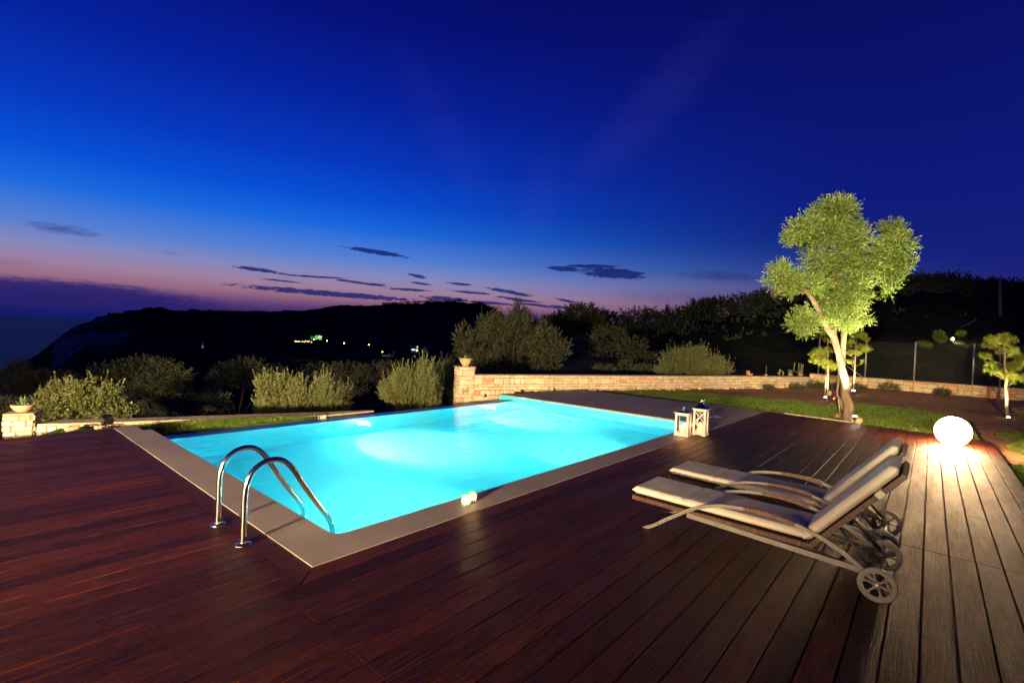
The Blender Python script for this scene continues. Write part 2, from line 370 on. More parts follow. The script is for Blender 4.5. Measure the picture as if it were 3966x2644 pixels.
# wicker
def wicker(name, c1, c2, ax=1, pitch=.018):
    m_ = bpy.data.materials.new(name); m_.use_nodes = True; N = NT(m_.node_tree); N.n.clear()
    b = N.node('ShaderNodeBsdfPrincipled'); o = N.node('ShaderNodeOutputMaterial'); N.link(b.outputs[0], o.inputs[0])
    a = N.node('ShaderNodeVertexColor', layer_name='Col'); t = N.node('ShaderNodeTexCoord').outputs['Object']
    n_ = N.noise(t, 90, 3, .6); c = N.mix(N.step(n_, .3, .7), (*c1, 1), (*c2, 1)); N.put(b.inputs['Base Color'], N.mix(1., c, a.outputs[0], 'MULTIPLY'))
    b.inputs['Roughness'].default_value = .45; return m_
M['wicker'] = wicker('brown_wicker', (.13, .055, .03), (.055, .025, .016))

# pool interior and water
M['pool'] = mat('pool_liner', (.04, .655, .71), (.036, .61, .67), .6, 0., 2)
mw = bpy.data.materials.new('pool_water'); mw.use_nodes = True; N = NT(mw.node_tree); N.n.clear()
b = N.node('ShaderNodeBsdfPrincipled'); o = N.node('ShaderNodeOutputMaterial'); N.link(b.outputs[0], o.inputs[0])
b.inputs['Base Color'].default_value = (.93, 1., 1., 1); b.inputs['Roughness'].default_value = .0; b.inputs['IOR'].default_value = 1.333; b.inputs['Transmission Weight'].default_value = 1.
t = N.node('ShaderNodeTexCoord').outputs['Object']
bp = N.node('ShaderNodeBump'); bp.inputs['Strength'].default_value = .55; bp.inputs['Distance'].default_value = .03
N.put(bp.inputs['Height'], N.noise(N.mapping(t, (.5, 2.4, 1), rot=(0, 0, .35)), 2.2, 4, .55, .5)); N.link(bp.outputs[0], b.inputs['Normal']); M['water'] = mw
ms = mat('sea_water', (.004, .008, .03), None, .55, 0., 1, spec=.35); M['sea'] = ms
mg = bpy.data.materials.new('lantern_glass'); mg.use_nodes = True; N = NT(mg.node_tree); N.n.clear()
tr = N.node('ShaderNodeBsdfTransparent'); gl = N.node('ShaderNodeBsdfGlossy'); gl.inputs['Roughness'].default_value = .03
fr = N.node('ShaderNodeFresnel'); fr.inputs[0].default_value = 1.5; mx = N.node('ShaderNodeMixShader'); o = N.node('ShaderNodeOutputMaterial')
N.link(N.math('MULTIPLY', fr.outputs[0], 1.), mx.inputs[0]); N.link(tr.outputs[0], mx.inputs[1]); N.link(gl.outputs[0], mx.inputs[2]); N.link(mx.outputs[0], o.inputs[0]); M['glass'] = mg

# ------------------------------------------------------------------ ground
WY = -.10                                   # pool water level
PX0, PX1, PY0, PY1, LEDGE = 2.05, 10.25, 3.53, 8.52, 8.89
def sst(v, a, b): t_ = np.clip((v-a)/(b-a), 0, 1); return t_*t_*(3-2*t_)
LW = np.array([[-14., 16.5], [.55, 10.70], [1.95, 10.13], [3.42, 9.56], [4.9, 8.95], [5.9, 8.93]])     # left wall, front edge of its top
RW = np.array([[9.95, 10.60], [15.37, 8.20], [21.1, 5.75], [24.6, 3.95]])               # right wall
def wall_y(x):                               # y of the garden's far border at a given x
    return np.where(x < 11.4, np.interp(x, LW[:, 0], LW[:, 1]), np.interp(x, RW[:, 0], RW[:, 1]))
SB = np.array([at(x, y, -.05)[:2] for x, y in ((2380, 1503), (2620, 1510), (2850, 1535), (3050, 1556), (3200, 1568), (3350, 1562), (3480, 1583), (3640, 1600), (3800, 1640), (3966, 1672))])
SB = SB[np.argsort(SB[:, 1])]
def soilness(x, y):
    xb = np.interp(y, SB[:, 1], SB[:, 0]); n_ = .45*np.sin(x*2.1+y*1.3)+.3*np.sin(y*3.7-x*1.1)+.25*np.sin(x*6.1+y*5.2)
    s_ = sst(x-xb+n_*.8, -.5, .9)
    near = sst(x, 10.8, 11.6)*sst(-.80-y, 0, .04)*sst(-1.15-y+.12*np.sin(x*3), 0.25, 0.0)
    return np.clip(s_+near, 0, 1)
def ground_z(x, y):
    x = np.asarray(x, float); y = np.asarray(y, float)
    z = np.full(np.broadcast(x, y).shape, -.06)
    z = z-.05*sst(3.-x, 0, 1)*sst(y-8.5, 0, .3)-.5*sst(1.3-x, 0, 1.)*sst(y-8.5, 0, .5)
    z = z+.16*sst(x, 21.5, 25.5)+.12*sst(-x+y*0+26, 0, 1)*0
    beyond = y-wall_y(x); fence_b = x-25.9
    out = np.maximum(np.where(x < 25.9, beyond, np.maximum(beyond, fence_b)), np.where(x > 25.9, np.maximum(fence_b, 0), -1))
    drop = sst(out, .15, 1.2)
    left = np.maximum(sst(14-x, 0, 6), sst(np.degrees(np.arctan2(y, x)), 34, 44)*sst(out, 2, 10))
    z = z-drop*left*(1.1+np.clip(out, 0, 14)*.10+np.clip(out-14, 0, 150)*.24)
    z = z+drop*(1-left)*(.28+np.clip(out-6, 0, 80)*.03)
    pool = ((x > 1.4) & (x < 10.9) & (y > 3.0) & (y < 8.94)) | ((x > 1.4) & (x < 14.) & (y > 3.0) & (y < 8.7))
    pool = pool | ((x > 5.9) & (x < 10.9) & (y > 3) & (y < 9.35)) | ((x > 8.6) & (x < 11.5) & (y > 9.0) & (y < 10.35))
    z = np.where(pool, -1.9, z)
    deck = ((x > -20) & (x < 13.2+.118*(y+.79)) & (y > -.75) & (y < 3.2)) | ((x < 1.6) & (x > -20) & (y > -.7) & (y < 9.1))
    z = np.where(deck & ~pool, -.35, z)
    z = z+.012*np.sin(x*1.9+y)*np.cos(y*2.3)
    return z
gx = np.unique(np.concatenate([np.linspace(-60, -4, 20), np.arange(-4, 30, .2), np.linspace(30, 130, 50)]))
gy = np.unique(np.concatenate([np.linspace(-60, -6, 20), np.arange(-6, 20, .2), np.linspace(20, 130, 50)]))
XX, YY = np.meshgrid(gx, gy, indexing='ij'); ZZ = ground_z(XX, YY); SO = soilness(XX, YY)
nx, ny = len(gx), len(gy); ii, jj = np.meshgrid(np.arange(nx-1), np.arange(ny-1), indexing='ij')
F = np.stack([ii*ny+jj, (ii+1)*ny+jj, (ii+1)*ny+jj+1, ii*ny+jj+1], -1).reshape(-1, 4)
out_ = np.maximum(YY-wall_y(XX), XX-25.9) > .3
colg = np.stack([SO.ravel(), out_.ravel().astype(float), np.zeros(nx*ny)], 1)
def groundmat():
    m_ = bpy.data.materials.new('garden_ground'); m_.use_nodes = True; N = NT(m_.node_tree); N.n.clear()
    b = N.node('ShaderNodeBsdfPrincipled'); o = N.node('ShaderNodeOutputMaterial'); N.link(b.outputs[0], o.inputs[0])
    t = N.node('ShaderNodeTexCoord').outputs['Object']; a = N.node('ShaderNodeVertexColor', layer_name='Col'); s_ = N.node('ShaderNodeSeparateColor'); N.link(a.outputs[0], s_.inputs[0])
    g = N.mix(N.step(N.noise(t, 6, 6, .7), .3, .7), (.028, .05, .008, 1), (.07, .11, .02, 1))
    so = N.mix(N.step(N.noise(t, 5, 7, .7), .3, .7), (.50, .25, .13, 1), (.24, .12, .065, 1))
    wild = N.mix(N.step(N.noise(t, 2, 6, .7), .3, .7), (.012, .014, .007, 1), (.022, .02, .012, 1))
    f = N.step(N.math('ADD', s_.outputs[0], N.math('MULTIPLY', N.math('SUBTRACT', N.noise(t, 3, 5, .7), .5), .9)), .4, .6)
    N.put(b.inputs['Base Color'], N.mix(s_.outputs[1], N.mix(f, g, so), wild)); b.inputs['Roughness'].default_value = .95; b.inputs['Specular IOR Level'].default_value = .1
    bp = N.node('ShaderNodeBump'); bp.inputs['Strength'].default_value = 1.; bp.inputs['Distance'].default_value = .05
    N.put(bp.inputs['Height'], N.noise(t, 14, 8, .7)); N.link(bp.outputs[0], b.inputs['Normal']); return m_
mb = MB(); mb.add(np.stack([XX.ravel(), YY.ravel(), ZZ.ravel()], 1), F, colg)
struct(mb.build('ground', groundmat(), smooth=True))

# grass blades
def grass(pts, hmin, hmax, name):
    n = len(pts); a = rng.uniform(0, 6.28, n); h = rng.uniform(hmin, hmax, n); wd = rng.uniform(.004, .008, n)*1.6
    z = ground_z(pts[:, 0], pts[:, 1]); B = np.stack([pts[:, 0], pts[:, 1], z-.005], 1)
    u = np.stack([np.cos(a), np.sin(a), 0*a], 1)*wd[:, None]; l = rng.normal(0, .45, (n, 2))*h[:, None]
    T = B+np.stack([l[:, 0], l[:, 1], h], 1); V = np.stack([B-u, B+u, T], 1).reshape(-1, 3)
    patch = .5+.5*np.sin(pts[:, 0]*2.3+np.sin(pts[:, 1]*1.9)*2)*np.sin(pts[:, 1]*2.9+1)
    c = np.stack([np.clip(rng.uniform(0, .6, n)+.4*patch, 0, 1), rng.uniform(0, 1, n), 0*a], 1)
    m_ = MB(); m_.add(V, np.arange(3*n).reshape(-1, 3), np.repeat(c, 3, 0)); return m_.build(name, GRASS)
P = rng.uniform((13.4, -3.5), (22, 9.2), (150000, 2)); k = (P[:, 1] < wall_y(P[:, 0])-.1) & (soilness(P[:, 0], P[:, 1]) < rng.uniform(.2, .7, len(P))) & (P[:, 0] > 13.5+.118*(P[:, 1]+.79)) | (P[:, 1] < -.95) & (soilness(P[:, 0], P[:, 1]) < .5)
P = P[k]; P2 = rng.uniform((1.9, 8.96), (4.9, 10.3), (36000, 2)); P2 = P2[P2[:, 1] < wall_y(P2[:, 0])-.02]
P3 = rng.uniform((5.5, -3.4), (15.5, -.86), (120000, 2)); P3 = P3[soilness(P3[:, 0], P3[:, 1]) < .5]
P4 = rng.uniform((9.5, 8.95), (14.2, 10.2), (14000, 2)); P4 = P4[(P4[:, 1] < wall_y(P4[:, 0])-.15) & (P4[:, 0] > 12.3)]
tag(grass(np.concatenate([P, P3, P4]), .015, .045, 'lawn_grass'), 'short green lawn grass around the deck and the concrete slab', 'grass', kind='stuff')
tag(grass(P2, .012, .035, 'lawn_grass'), 'strip of short lawn between the pool edge and the low left wall', 'grass', kind='stuff')

# ------------------------------------------------------------------ deck
PB = .1595; ytop = 3.172; mb = MB(); gap = .009
def board(x0, x1, y0, y1, sk=None):
    c = (rng.beta(2.2, 2.2), rng.random(), rng.random()); e = .0025
    z1, z0 = 0., -.028; xa0, xa1, xb0, xb1 = x0, x0, x1, x1
    if sk: xb0, xb1 = sk
    P_ = []
    for z, k in ((z0, 0), (z1-e, 0), (z1, e)):
        P_ += [(xa0+k, y0+gap/2+k, z), (xb0-k, y0+gap/2+k, z), (xb1-k, y1-gap/2-k, z), (xa1+k, y1-gap/2-k, z)]
    Fb = [(8, 9, 10, 11)]+[(r*4+i, r*4+(i+1) % 4, r*4+4+(i+1) % 4, r*4+4+i) for r in range(2) for i in range(4)]
    mb.add(P_, Fb, c)
XR = lambda y: 13.36+.118*(y+.79)
for k_ in range(-38, 26):
    y1 = ytop-PB*k_; y0 = y1-PB
    if y1 > 9.27: continue
    if k_ >= 1: xs = [-9., -2.7, 1.38, 5.42, 9.5, None]
    else: xs = [-9., -2.7+rng.uniform(-1, 1), 1.519]
    if k_ >= 1 and rng.random() < .25: xs.insert(4, 7.4+rng.uniform(-.6, .6))
    for a_, b_ in zip(xs[:-1], xs[1:]):
        if b_ is None: board(a_+.0012, 0, y0, y1, (XR(y0), XR(y1)))
        else: board(a_+.0012, b_-.0012, y0, y1)
# framing boards with the mitred corner
def poly_board(pts):
    c = (rng.beta(2, 2)*.6+.3, rng.random(), rng.random()); n = len(pts); V = [(x, y, -.028) for x, y in pts]+[(x, y, .0) for x, y in pts]
    mb.add(V, [tuple(range(n, 2*n))]+[(i, (i+1) % n, n+(i+1) % n, n+i) for i in range(n)], c)
poly_board([(1.522, 3.022), (1.669, 3.169), (1.669, 9.26), (1.522, 9.26)])
poly_board([(1.530, 3.016), (XR(3.09), 3.016), (13.72, 3.169), (1.677, 3.169)])
V = [(-9, -.8, -.03), (XR(-.8)-.01, -.8, -.03), (13.7, 3.17, -.03), (-9, 3.17, -.03), (-9, 9.25, -.03), (1.66, 9.25, -.03), (1.66, 3.17, -.03)]
mb.add(V, [(0, 1, 2, 3), (3, 6, 5, 4)], (0., .3, .3))  # dark sheet under the boards, shade of the gaps put into its colour
mb.box((-3.7, 9.268, -.16), (10.4, .02, .30), col=(.5, .2, .2)); mb.box((2.2, -.825, -.11), (22.3, .02, .19), col=(.5, .3, .2))
mb.bar((XR(-.82)+.012, -.82, -.11), (XR(3.1)+.012, 3.1, -.11), .02, .2, col=(.5, .3, .6))
for k_ in range(1, 26):                      # screw heads over the joists
    y1 = ytop-PB*k_
    for x in np.arange(-.9, 9.2, .505):
        for yy in (y1-.035, y1-PB+.035):
            th = np.linspace(0, 2*math.pi, 7)[:-1]; jx = x+rng.normal(0, .004); mb.add([(jx+.0042*math.cos(a_), yy+.0042*math.sin(a_), .0007) for a_ in th], [tuple(range(6))], (0., .1, .1))
struct(mb.build('deck', M['deck']))
mb = MB(); mb.bar((XR(1.35)+.09, 1.35, -.03), (XR(2.75)+.09, 2.75, -.03), .07, .09, bev=.01); struct(mb.build('kerb_strip', M['rock']))

# ------------------------------------------------------------------ concrete coping and slab
mb = MB(); zt = .006; rc = .09
def quad(m_, pts, z): m_.add([(x, y, z) for x, y in pts], [tuple(range(len(pts)))])
arc = [(PX0+rc-rc*math.cos(t_), PY0+rc-rc*math.sin(t_)) for t_ in np.linspace(0, math.pi/2, 9)]
X0, X1 = 1.675, 13.75
quad(mb, [(X0, ytop), (PX0+rc, ytop), (PX0+rc, PY0)]+[p for p in arc[::-1][1:]]+[(X0, PY0+rc)], zt)
quad(mb, [(PX0+rc, ytop), (PX1, ytop), (PX1, PY0), (PX0+rc, PY0)], zt)
quad(mb, [(X0, PY0+rc), (PX0, PY0+rc), (PX0, 8.9), (X0, 8.9)], zt)
quad(mb, [(X0, 8.9), (1.94, 8.9), (1.94, 9.33), (X0, 9.36)], zt)
hx0, hx1, hy0, hy1 = 11.17, 11.75, 3.55, 3.80
quad(mb, [(PX1, ytop), (hx0, ytop), (hx0, 8.9), (PX1, 9.2)], zt)
quad(mb, [(hx0, ytop), (hx1, ytop), (hx1, hy0), (hx0, hy0)], zt); quad(mb, [(hx0, hy1), (hx1, hy1), (hx1, 8.82), (hx0, 8.9)], zt)
quad(mb, [(hx1, ytop), (X1, ytop), (13.62, 8.60), (hx1, 8.82)], zt)
edge = [(PX1, 9.2), (PX1, PY0), (PX0+rc, PY0)]+arc[::-1][1:-1]+[(PX0, PY0+rc), (PX0, 8.9), (1.94, 8.9), (1.94, 9.33), (X0, 9.36), (X0, ytop), (X1, ytop), (13.62, 8.6), (hx1, 8.82), (hx0, 8.9), (PX1, 9.2)]
for p, q in zip(edge[:-1], edge[1:]):
    d_ = -.035 if p[0] < X1-.5 or p[1] < 3.3 else -.12
    mb.add([(*p, zt), (*q, zt), (*q, d_), (*p, d_)], [(0, 1, 2, 3)])
for p, q in (((hx0, hy0), (hx1, hy0)), ((hx1, hy0), (hx1, hy1)), ((hx1, hy1), (hx0, hy1)), ((hx0, hy1), (hx0, hy0))):
    mb.add([(*p, zt), (*q, zt), (*q, -.3), (*p, -.3)], [(0, 1, 2, 3)])
struct(mb.build('coping', M['concrete']))
mb = MB(); mb.box(((hx0+hx1)/2, (hy0+hy1)/2, -.2), (hx1-hx0-.01, hy1-hy0-.01, .02)); struct(mb.build('drain_floor', M['black']))

# ------------------------------------------------------------------ pool shell, ledge, water, lamps
mb = MB(); zb = -1.5; ring = [(PX1, PY1), (PX1, PY0), (PX0+rc, PY0)]+arc[::-1][1:-1]+[(PX0, PY0+rc), (PX0, PY1)]
for p, q in zip(ring, ring[1:]+ring[:1]):
    top = -.035 if not (p[1] == PY1 and q[1] == PY1) else WY-.008
    mb.add([(*p, top), (*q, top), (*q, zb), (*p, zb)], [(0, 1, 2, 3)])
mb.add([(x, y, zb) for x, y in ring], [tuple(range(len(ring)))])
mb.add([(PX1, PY1, -.034), (PX1, 9.2, -.034), (PX1, 9.2, -.5), (PX1, PY1, -.5)], [(0, 1, 2, 3)])
mb.add([(PX1, 9.201, zt-.002), (PX1+.5, 9.201, zt-.002), (PX1+.5, 9.201, -.6), (PX1, 9.201, -.6)], [(0, 1, 2, 3)])
mb.add([(PX0, PY1, -.034), (PX0, 8.9, -.034), (PX0, 8.9, -.5), (PX0, PY1, -.5)], [(0, 1, 2, 3)])
struct(mb.build('pool_basin', M['pool']))
mb = MB(); mb.box(((PX0+PX1)/2, (PY1+LEDGE)/2+.004, WY-.26), (PX1-PX0-.004, LEDGE-PY1-.006, .5), bev=.012); struct(mb.build('overflow_ledge', M['tile_dark']))
mb = MB(); mb.add([(x, y, WY) for x, y in ring], [tuple(range(len(ring)))[::-1]]); wobj = struct(mb.build('pool_water', M['water']))
PLC = (.14, .96, 1.)
M['bulb_cool'] = emit('pool_lamp_face', (.8, 1., 1.), 45)
def pool_lamp(x, y, z, sy, label, pw):
    t_ = thing('pool_lamp', label, 'lamp', (x, y, z), 'lamps in the walls of the pool') if sy < 0 else None   # the near wall's lamps are hidden by the edge
    ax = np.array([[1, 0, 0], [0, 0, -sy], [0, 1, 0]]) if sy < 0 else np.array([[1, 0, 0], [0, 0, 1], [0, -1, 0]])
    A = np.array([[1, 0, 0], [0, 0, sy], [0, -sy, 0]]).astype(float)
    if t_: MB().lathe([(.11, .02), (.135, .025), (.14, 0.)], (x, y, z), 28, ax=A).build('rim', M['steel'], t_, True)
    if t_: MB().lathe([(.0, .015), (.11, .018)], (x, y, z), 28, ax=A).build('lens', M['bulb_cool'], t_, True)
    lamp('pool_lamp_light', 'AREA', (x, y+sy*.04, z), pw*.62, PLC, .2, (x, y+sy*2, z-.55), spread=165)
    lamp('pool_floor_fill', 'SPOT', (x, y+sy*.05, z+.02), pw*52, (1., .46, .44), .06, (x+.25, y+sy*.85, -1.5), 80, 1.)  # added reddish spot that whitens the floor patch in front of the lamp
    lamp('pool_halo_fill', 'POINT', (x, y+sy*.16, z), pw*.5, (1., .62, .60), .05)  # added point light that makes a white halo on the wall
pool_lamp(5.42, PY1, -.58, -1, 'round pool lamp under water in the overflow wall, nearer the ladder', 120)
pool_lamp(9.05, PY1, -.58, -1, 'round pool lamp under water in the overflow wall, by the far corner', 90)
pool_lamp(3.2, PY0, -.58, 1, 'pool lamp hidden in the near long wall below the tealights', 55)
pool_lamp(7.4, PY0, -.58, 1, 'pool lamp hidden in the near long wall by the lanterns', 90)

# ------------------------------------------------------------------ pool ladder
lad = thing('pool_ladder', 'stainless steel pool ladder with two curved handrails', 'ladder', (1.48, 4.1, 0))
prof = [(1.482, 0), (1.482, .20), (1.482, .37), (1.495, .46), (1.53, .538), (1.59, .588), (1.66, .608), (1.73, .60), (1.79, .562), (1.85, .492), (1.96, .318), (2.085, .14), (2.16, .035), (2.195, -.04), (2.205, -.13), (2.205, -.6), (2.205, -1.1)]
def smooth_path(P_, n=6):
    P_ = np.array(P_, float); out = []
    for i in range(len(P_)-1):
        p0 = P_[max(i-1, 0)]; p1 = P_[i]; p2 = P_[i+1]; p3 = P_[min(i+2, len(P_)-1)]
        for t_ in np.linspace(0, 1, n, endpoint=False):
            out.append(.5*((2*p1)+(-p0+p2)*t_+(2*p0-5*p1+4*p2-p3)*t_**2+(-p0+3*p1-3*p2+p3)*t_**3))
    out.append(P_[-1]); return np.array(out)
for yy in (3.855, 4.375):
    P_ = smooth_path([(x, yy, z) for x, z in prof], 5)
    h = MB().tube(P_, .0215, 20).build('handrail', M['steel'], lad, True)
    MB().lathe([(.0, .001), (.058, .001), (.058, .006), (.05, .012), (.024, .013), (.0225, .02)], (1.482, yy, 0), 28).build('flange', M['steel'], h, True)
    MB().tube([(2.205, yy, -.115), (2.205, yy, -.145)], .0245, 16).build('collar', M['steel'], h, True)
for z in (-.35, -.62, -.89): MB().box((2.21, 4.115, z), (.07, .5, .025), bev=.006).build('step', M['steel'], lad)

# ------------------------------------------------------------------ stone walls
def stone_wall(m_, p0, p1, z0, z1, th, seed, ch=(.07, .2), cw=(.10, .40), skew=.018, red=.1, sides=(1, 1), base=(1, 1, 1), irregular=0.):
    """wall from p0 to p1 (front face line), thickness th away from the viewer; separate stones over a mortar core"""
    rg = np.random.default_rng(seed); p0 = np.array(p0, float); p1 = np.array(p1, float); L = np.linalg.norm(p1-p0); d = (p1-p0)/L; n_ = np.array([d[1], -d[0]])
    if n_ @ (np.array([5, 4])-p0) < 0: n_ = -n_
    def face(o, du, length, nn):
        z = z0
        while z < z1-.02:
            h = min(rg.uniform(*ch), z1-z);
            if z1-(z+h) < .05: h = z1-z
            s_ = -rg.uniform(0, .12)
            while s_ < length:
                w_ = rg.uniform(*cw); a_, b_ = max(s_, 0), min(s_+w_, length); s_ += w_
                if b_-a_ < .03: continue
                sub = [(z, z+h)]
                if rg.random() < .22 and h > .12: zm = z+h*rg.uniform(.4, .6); sub = [(z, zm), (zm, z+h)]
                for za, zb_ in sub:
                    g = .0075; j = lambda: rg.normal(0, skew*.4)
                    c4 = [(a_+g, za+g), (b_-g, za+g), (b_-g, zb_-g), (a_+g, zb_-g)]
                    k8 = []
                    r_ = min(.22*(b_-a_), .22*(zb_-za), .03)
                    for (u0, v0), (su, sv) in zip(c4, ((1, 1), (-1, 1), (-1, -1), (1, -1))):
                        a1 = (u0+su*r_*rg.uniform(.4, 1.2), v0); a2 = (u0, v0+sv*r_*rg.uniform(.4, 1.2))
                        k8 += [a2, a1] if su*sv > 0 else [a1, a2]
                    k8 = [(min(max(u+j()*.6, 0.), length), v+j()*.6) for u, v in k8]; cu = (a_+b_)/2; cvv = (za+zb_)/2; pr = rg.uniform(.008, .02)
                    V = [(*(o+du*u+nn*.0), v) for u, v in k8]+[(*(o+du*u+nn*(pr-.003)), v) for u, v in k8]+[(*(o+du*(cu+(u-cu)*.9)+nn*(pr+rg.uniform(0, .003))), cvv+(v-cvv)*.86) for u, v in k8]
                    F_ = [tuple(range(16, 24))]+[(r*8+i, r*8+(i+1) % 8, r*8+8+(i+1) % 8, r*8+8+i) for r in range(2) for i in range(8)]
                    t_ = rg.random(); cc = np.array([1, 1, 1])*rg.uniform(.82, 1.08)
                    if t_ < red: cc = cc*np.array([1.0, .62, .45])
                    elif t_ < red+.15: cc = cc*np.array([.98, .86, .72])
                    m_.add(V, F_, cc*np.array(base))
            z += h
    core = .002
    c = (p0+p1)/2-n_*(th/2); m_.box((*c, (z0+z1)/2), (L-core, th, z1-z0), rz=math.atan2(d[1], d[0]), col=np.array([.42, .33, .26])*np.array(base))
    face(p0, d, L, n_)
    if sides[0]: face(p0-n_*th, n_, th, -d)
    if sides[1]: face(p1, -n_, th, d)
# right wall with its pillar
wl = thing('stone_wall', 'long pale stone garden wall beyond the pool with a taller end pillar', 'wall', (*RW[0], -.9))
mb = MB()
for i in range(3):
    a_, b_ = RW[i], RW[i+1]
    if i == 0: a_ = a_+(b_-a_)/np.linalg.norm(b_-a_)*.50
    stone_wall(mb, a_, b_, -.95 if i == 0 else -.25, .425, .35, 11+i, sides=(0, i == 2), red=.03)
mb.build('masonry', M['stone'], wl)
dR = (RW[1]-RW[0])/np.linalg.norm(RW[1]-RW[0]); nR = np.array([dR[1], -dR[0]]); nR = nR if nR @ (np.array([5., 4])-RW[0]) > 0 else -nR
mb = MB(); stone_wall(mb, RW[0]+nR*.015, RW[0]+dR*.5+nR*.015, -1.0, .66, .42, 21, sides=(1, 1), red=.04); mb.build('pillar', M['stone'], wl)
mb = MB()
for i in range(3):
    a_, b_ = RW[i], RW[i+1]
    if i == 0: a_ = a_+dR*.50
    d_ = (b_-a_)/np.linalg.norm(b_-a_); c_ = (a_+b_)/2-nR*.165; mb.box((*c_, .437), (np.linalg.norm(b_-a_)+(.0 if i else -.002), .40, .022), rz=math.atan2(d_[1], d_[0]), bev=.004)
c_ = RW[0]+dR*.25-nR*.2; mb.box((*c_, .672), (.54, .47, .024), rz=math.atan2(dR[1], dR[0]), bev=.004)
mb.build('coping_stone', M['rock'], wl)
# step stones at its far end
rgk = np.random.default_rng(5)
def rock(name, c, r, label, cat='rock', group=None, seed=0, m_='rock'):
    rg = np.random.default_rng(seed); th = np.linspace(0, math.pi, 8); ph = np.linspace(0, 2*math.pi, 13)[:-1]; V = []
    for a_ in th:
        for b_ in ph: V.append((math.sin(a_)*math.cos(b_), math.sin(a_)*math.sin(b_), math.cos(a_)))
    V = np.array(V); q = np.sign(V)*np.abs(V)**.7; nn = 1+.16*np.sin(V @ rg.normal(0, 2.5, (3, 3))+rg.uniform(0, 6, 3)).sum(1)/1.7
    V = q*nn[:, None]*np.array(r); F_ = [(i*12+j, i*12+(j+1) % 12, i*12+12+(j+1) % 12, i*12+12+j) for i in range(7) for j in range(12)]
    o_ = MB().add(V+np.array(c), [f[::-1] for f in F_]).build(name, M[m_], origin=c)
    return tag(o_, label, cat, group)
mbr = MB(); rg = np.random.default_rng(31)
for i in range(70):                         # rubble footing of the wall, part of it
    s_ = rg.uniform(0, 1)**.8; k_ = min(int(s_*3), 2); a_, b_ = RW[k_], RW[k_+1]; p = a_+(b_-a_)*(s_*3-k_)
    p = p+nR*rg.uniform(.03, .16); mbr.box((*p, float(ground_z(*p))+.02 if p[0] > 12 else rg.uniform(-.2, .0)), rg.uniform(.06, .17, 3)*np.array([1.2, .9, .8]), rz=rg.uniform(0, 3), rot=np.array(Matrix.Rotation(rg.uniform(-.4, .4), 3, 'X')), bev=.02, col=np.array([1, .9, .8])*rg.uniform(.6, 1))
mbr.build('rubble_footing', M['stone'], wl)
# left wall with its pillar
lwall = thing('stone_wall', 'low left stone wall with flat cap and a short pillar by the deck', 'wall', (1.0, 10.6, -.9))
mb = MB(); stone_wall(mb, (.93, 10.59), LW[2], -.95, -.08, .33, 41, ch=(.07, .13), cw=(.1, .26), sides=(0, 0), red=.2)
stone_wall(mb, LW[2], LW[3], -.6, -.08, .33, 42, ch=(.07, .13), cw=(.1, .26), sides=(0, 0), red=.2); stone_wall(mb, LW[3], LW[4], -.4, -.08, .33, 43, sides=(0, 0), red=.2)
mb.build('masonry', M['stone'], lwall)
dl = np.array([1.4, -.55]); dl /= np.linalg.norm(dl); nl = np.array([-.365, -.93]); nl /= np.linalg.norm(nl)
mb = MB(); stone_wall(mb, (.585, 10.66), (.90, 10.54), -1.0, .10, .31, 44, ch=(.06, .10), cw=(.1, .22), sides=(1, 1), red=.05); mb.build('pillar', M['stone'], lwall)
mb = MB()
for a_, b_ in (((.96, 10.60), LW[2]), (LW[2], LW[3]), (LW[3], LW[4])):
    a_ = np.array(a_); b_ = np.array(b_); d_ = (b_-a_)/np.linalg.norm(b_-a_); n2 = np.array([-d_[1], d_[0]]); c_ = (a_+b_)/2+n2*.165
    mb.box((*c_, -.065), (np.linalg.norm(b_-a_)+.0, .37, .03), rz=math.atan2(d_[1], d_[0]), bev=.004)
mb.add([(4.88, 8.965, -.06), (5.95, 8.92, -.06), (5.95, 8.99, -.052), (5.03, 9.29, -.052), (4.88, 8.965, -.085), (5.95, 8.92, -.085), (5.95, 8.99, -.085), (5.03, 9.29, -.085)], [(0, 1, 2, 3), (4, 5, 1, 0), (5, 6, 2, 1), (6, 7, 3, 2), (7, 4, 0, 3)])
c_ = (np.array([.585, 10.66])+np.array([.90, 10.54]))/2-nl*.155; mb.box((*c_, .117), (.35, .35, .03), rz=math.atan2(-.12, .315), bev=.004)
mb.build('coping_stone', M['rock'], lwall)
# fence wall on the right with its chain-link fence
FW = np.array([[25.72, 4.15], [25.78, 2.2], [25.86, .5], [25.78, -1.25], [25.84, -4.5]])
fw = thing('stone_wall', 'low reddish stone wall carrying the wire fence at the garden end', 'wall', (25.8, 0, 0))
mb = MB()
for i in range(4): stone_wall(mb, FW[i], FW[i+1], -.1, .52, .3, 51+i, ch=(.10, .18), cw=(.16, .45), sides=(0, 0), red=.35, base=(1, .9, .82))
mb.build('masonry', M['stone'], fw)
mb = MB(); mb.box((25.96, -.2, .53), (.34, 8.7, .02)); mb.build('coping_stone', M['rock'], fw)
fence = thing('wire_fence', 'tall galvanised wire mesh fence on thin posts along the wall top', 'fence', (25.95, 0, .54))
posts = [(3.86, 0), (2.95, 1), (2.12, 0), (.49, 0), (-1.26, 0), (-3.2, 0)]
for y_, br in posts:
    p_ = MB().tube([(25.95, y_, .54), (25.95, y_, 2.13)], .028, 8).build('post', M['fence_metal'], fence, True)
    if br: MB().tube([(25.93, y_, 1.1), (25.93, y_-.75, .54)], .02, 6).build('brace', M['fence_metal'], p_, True)
mb = MB()
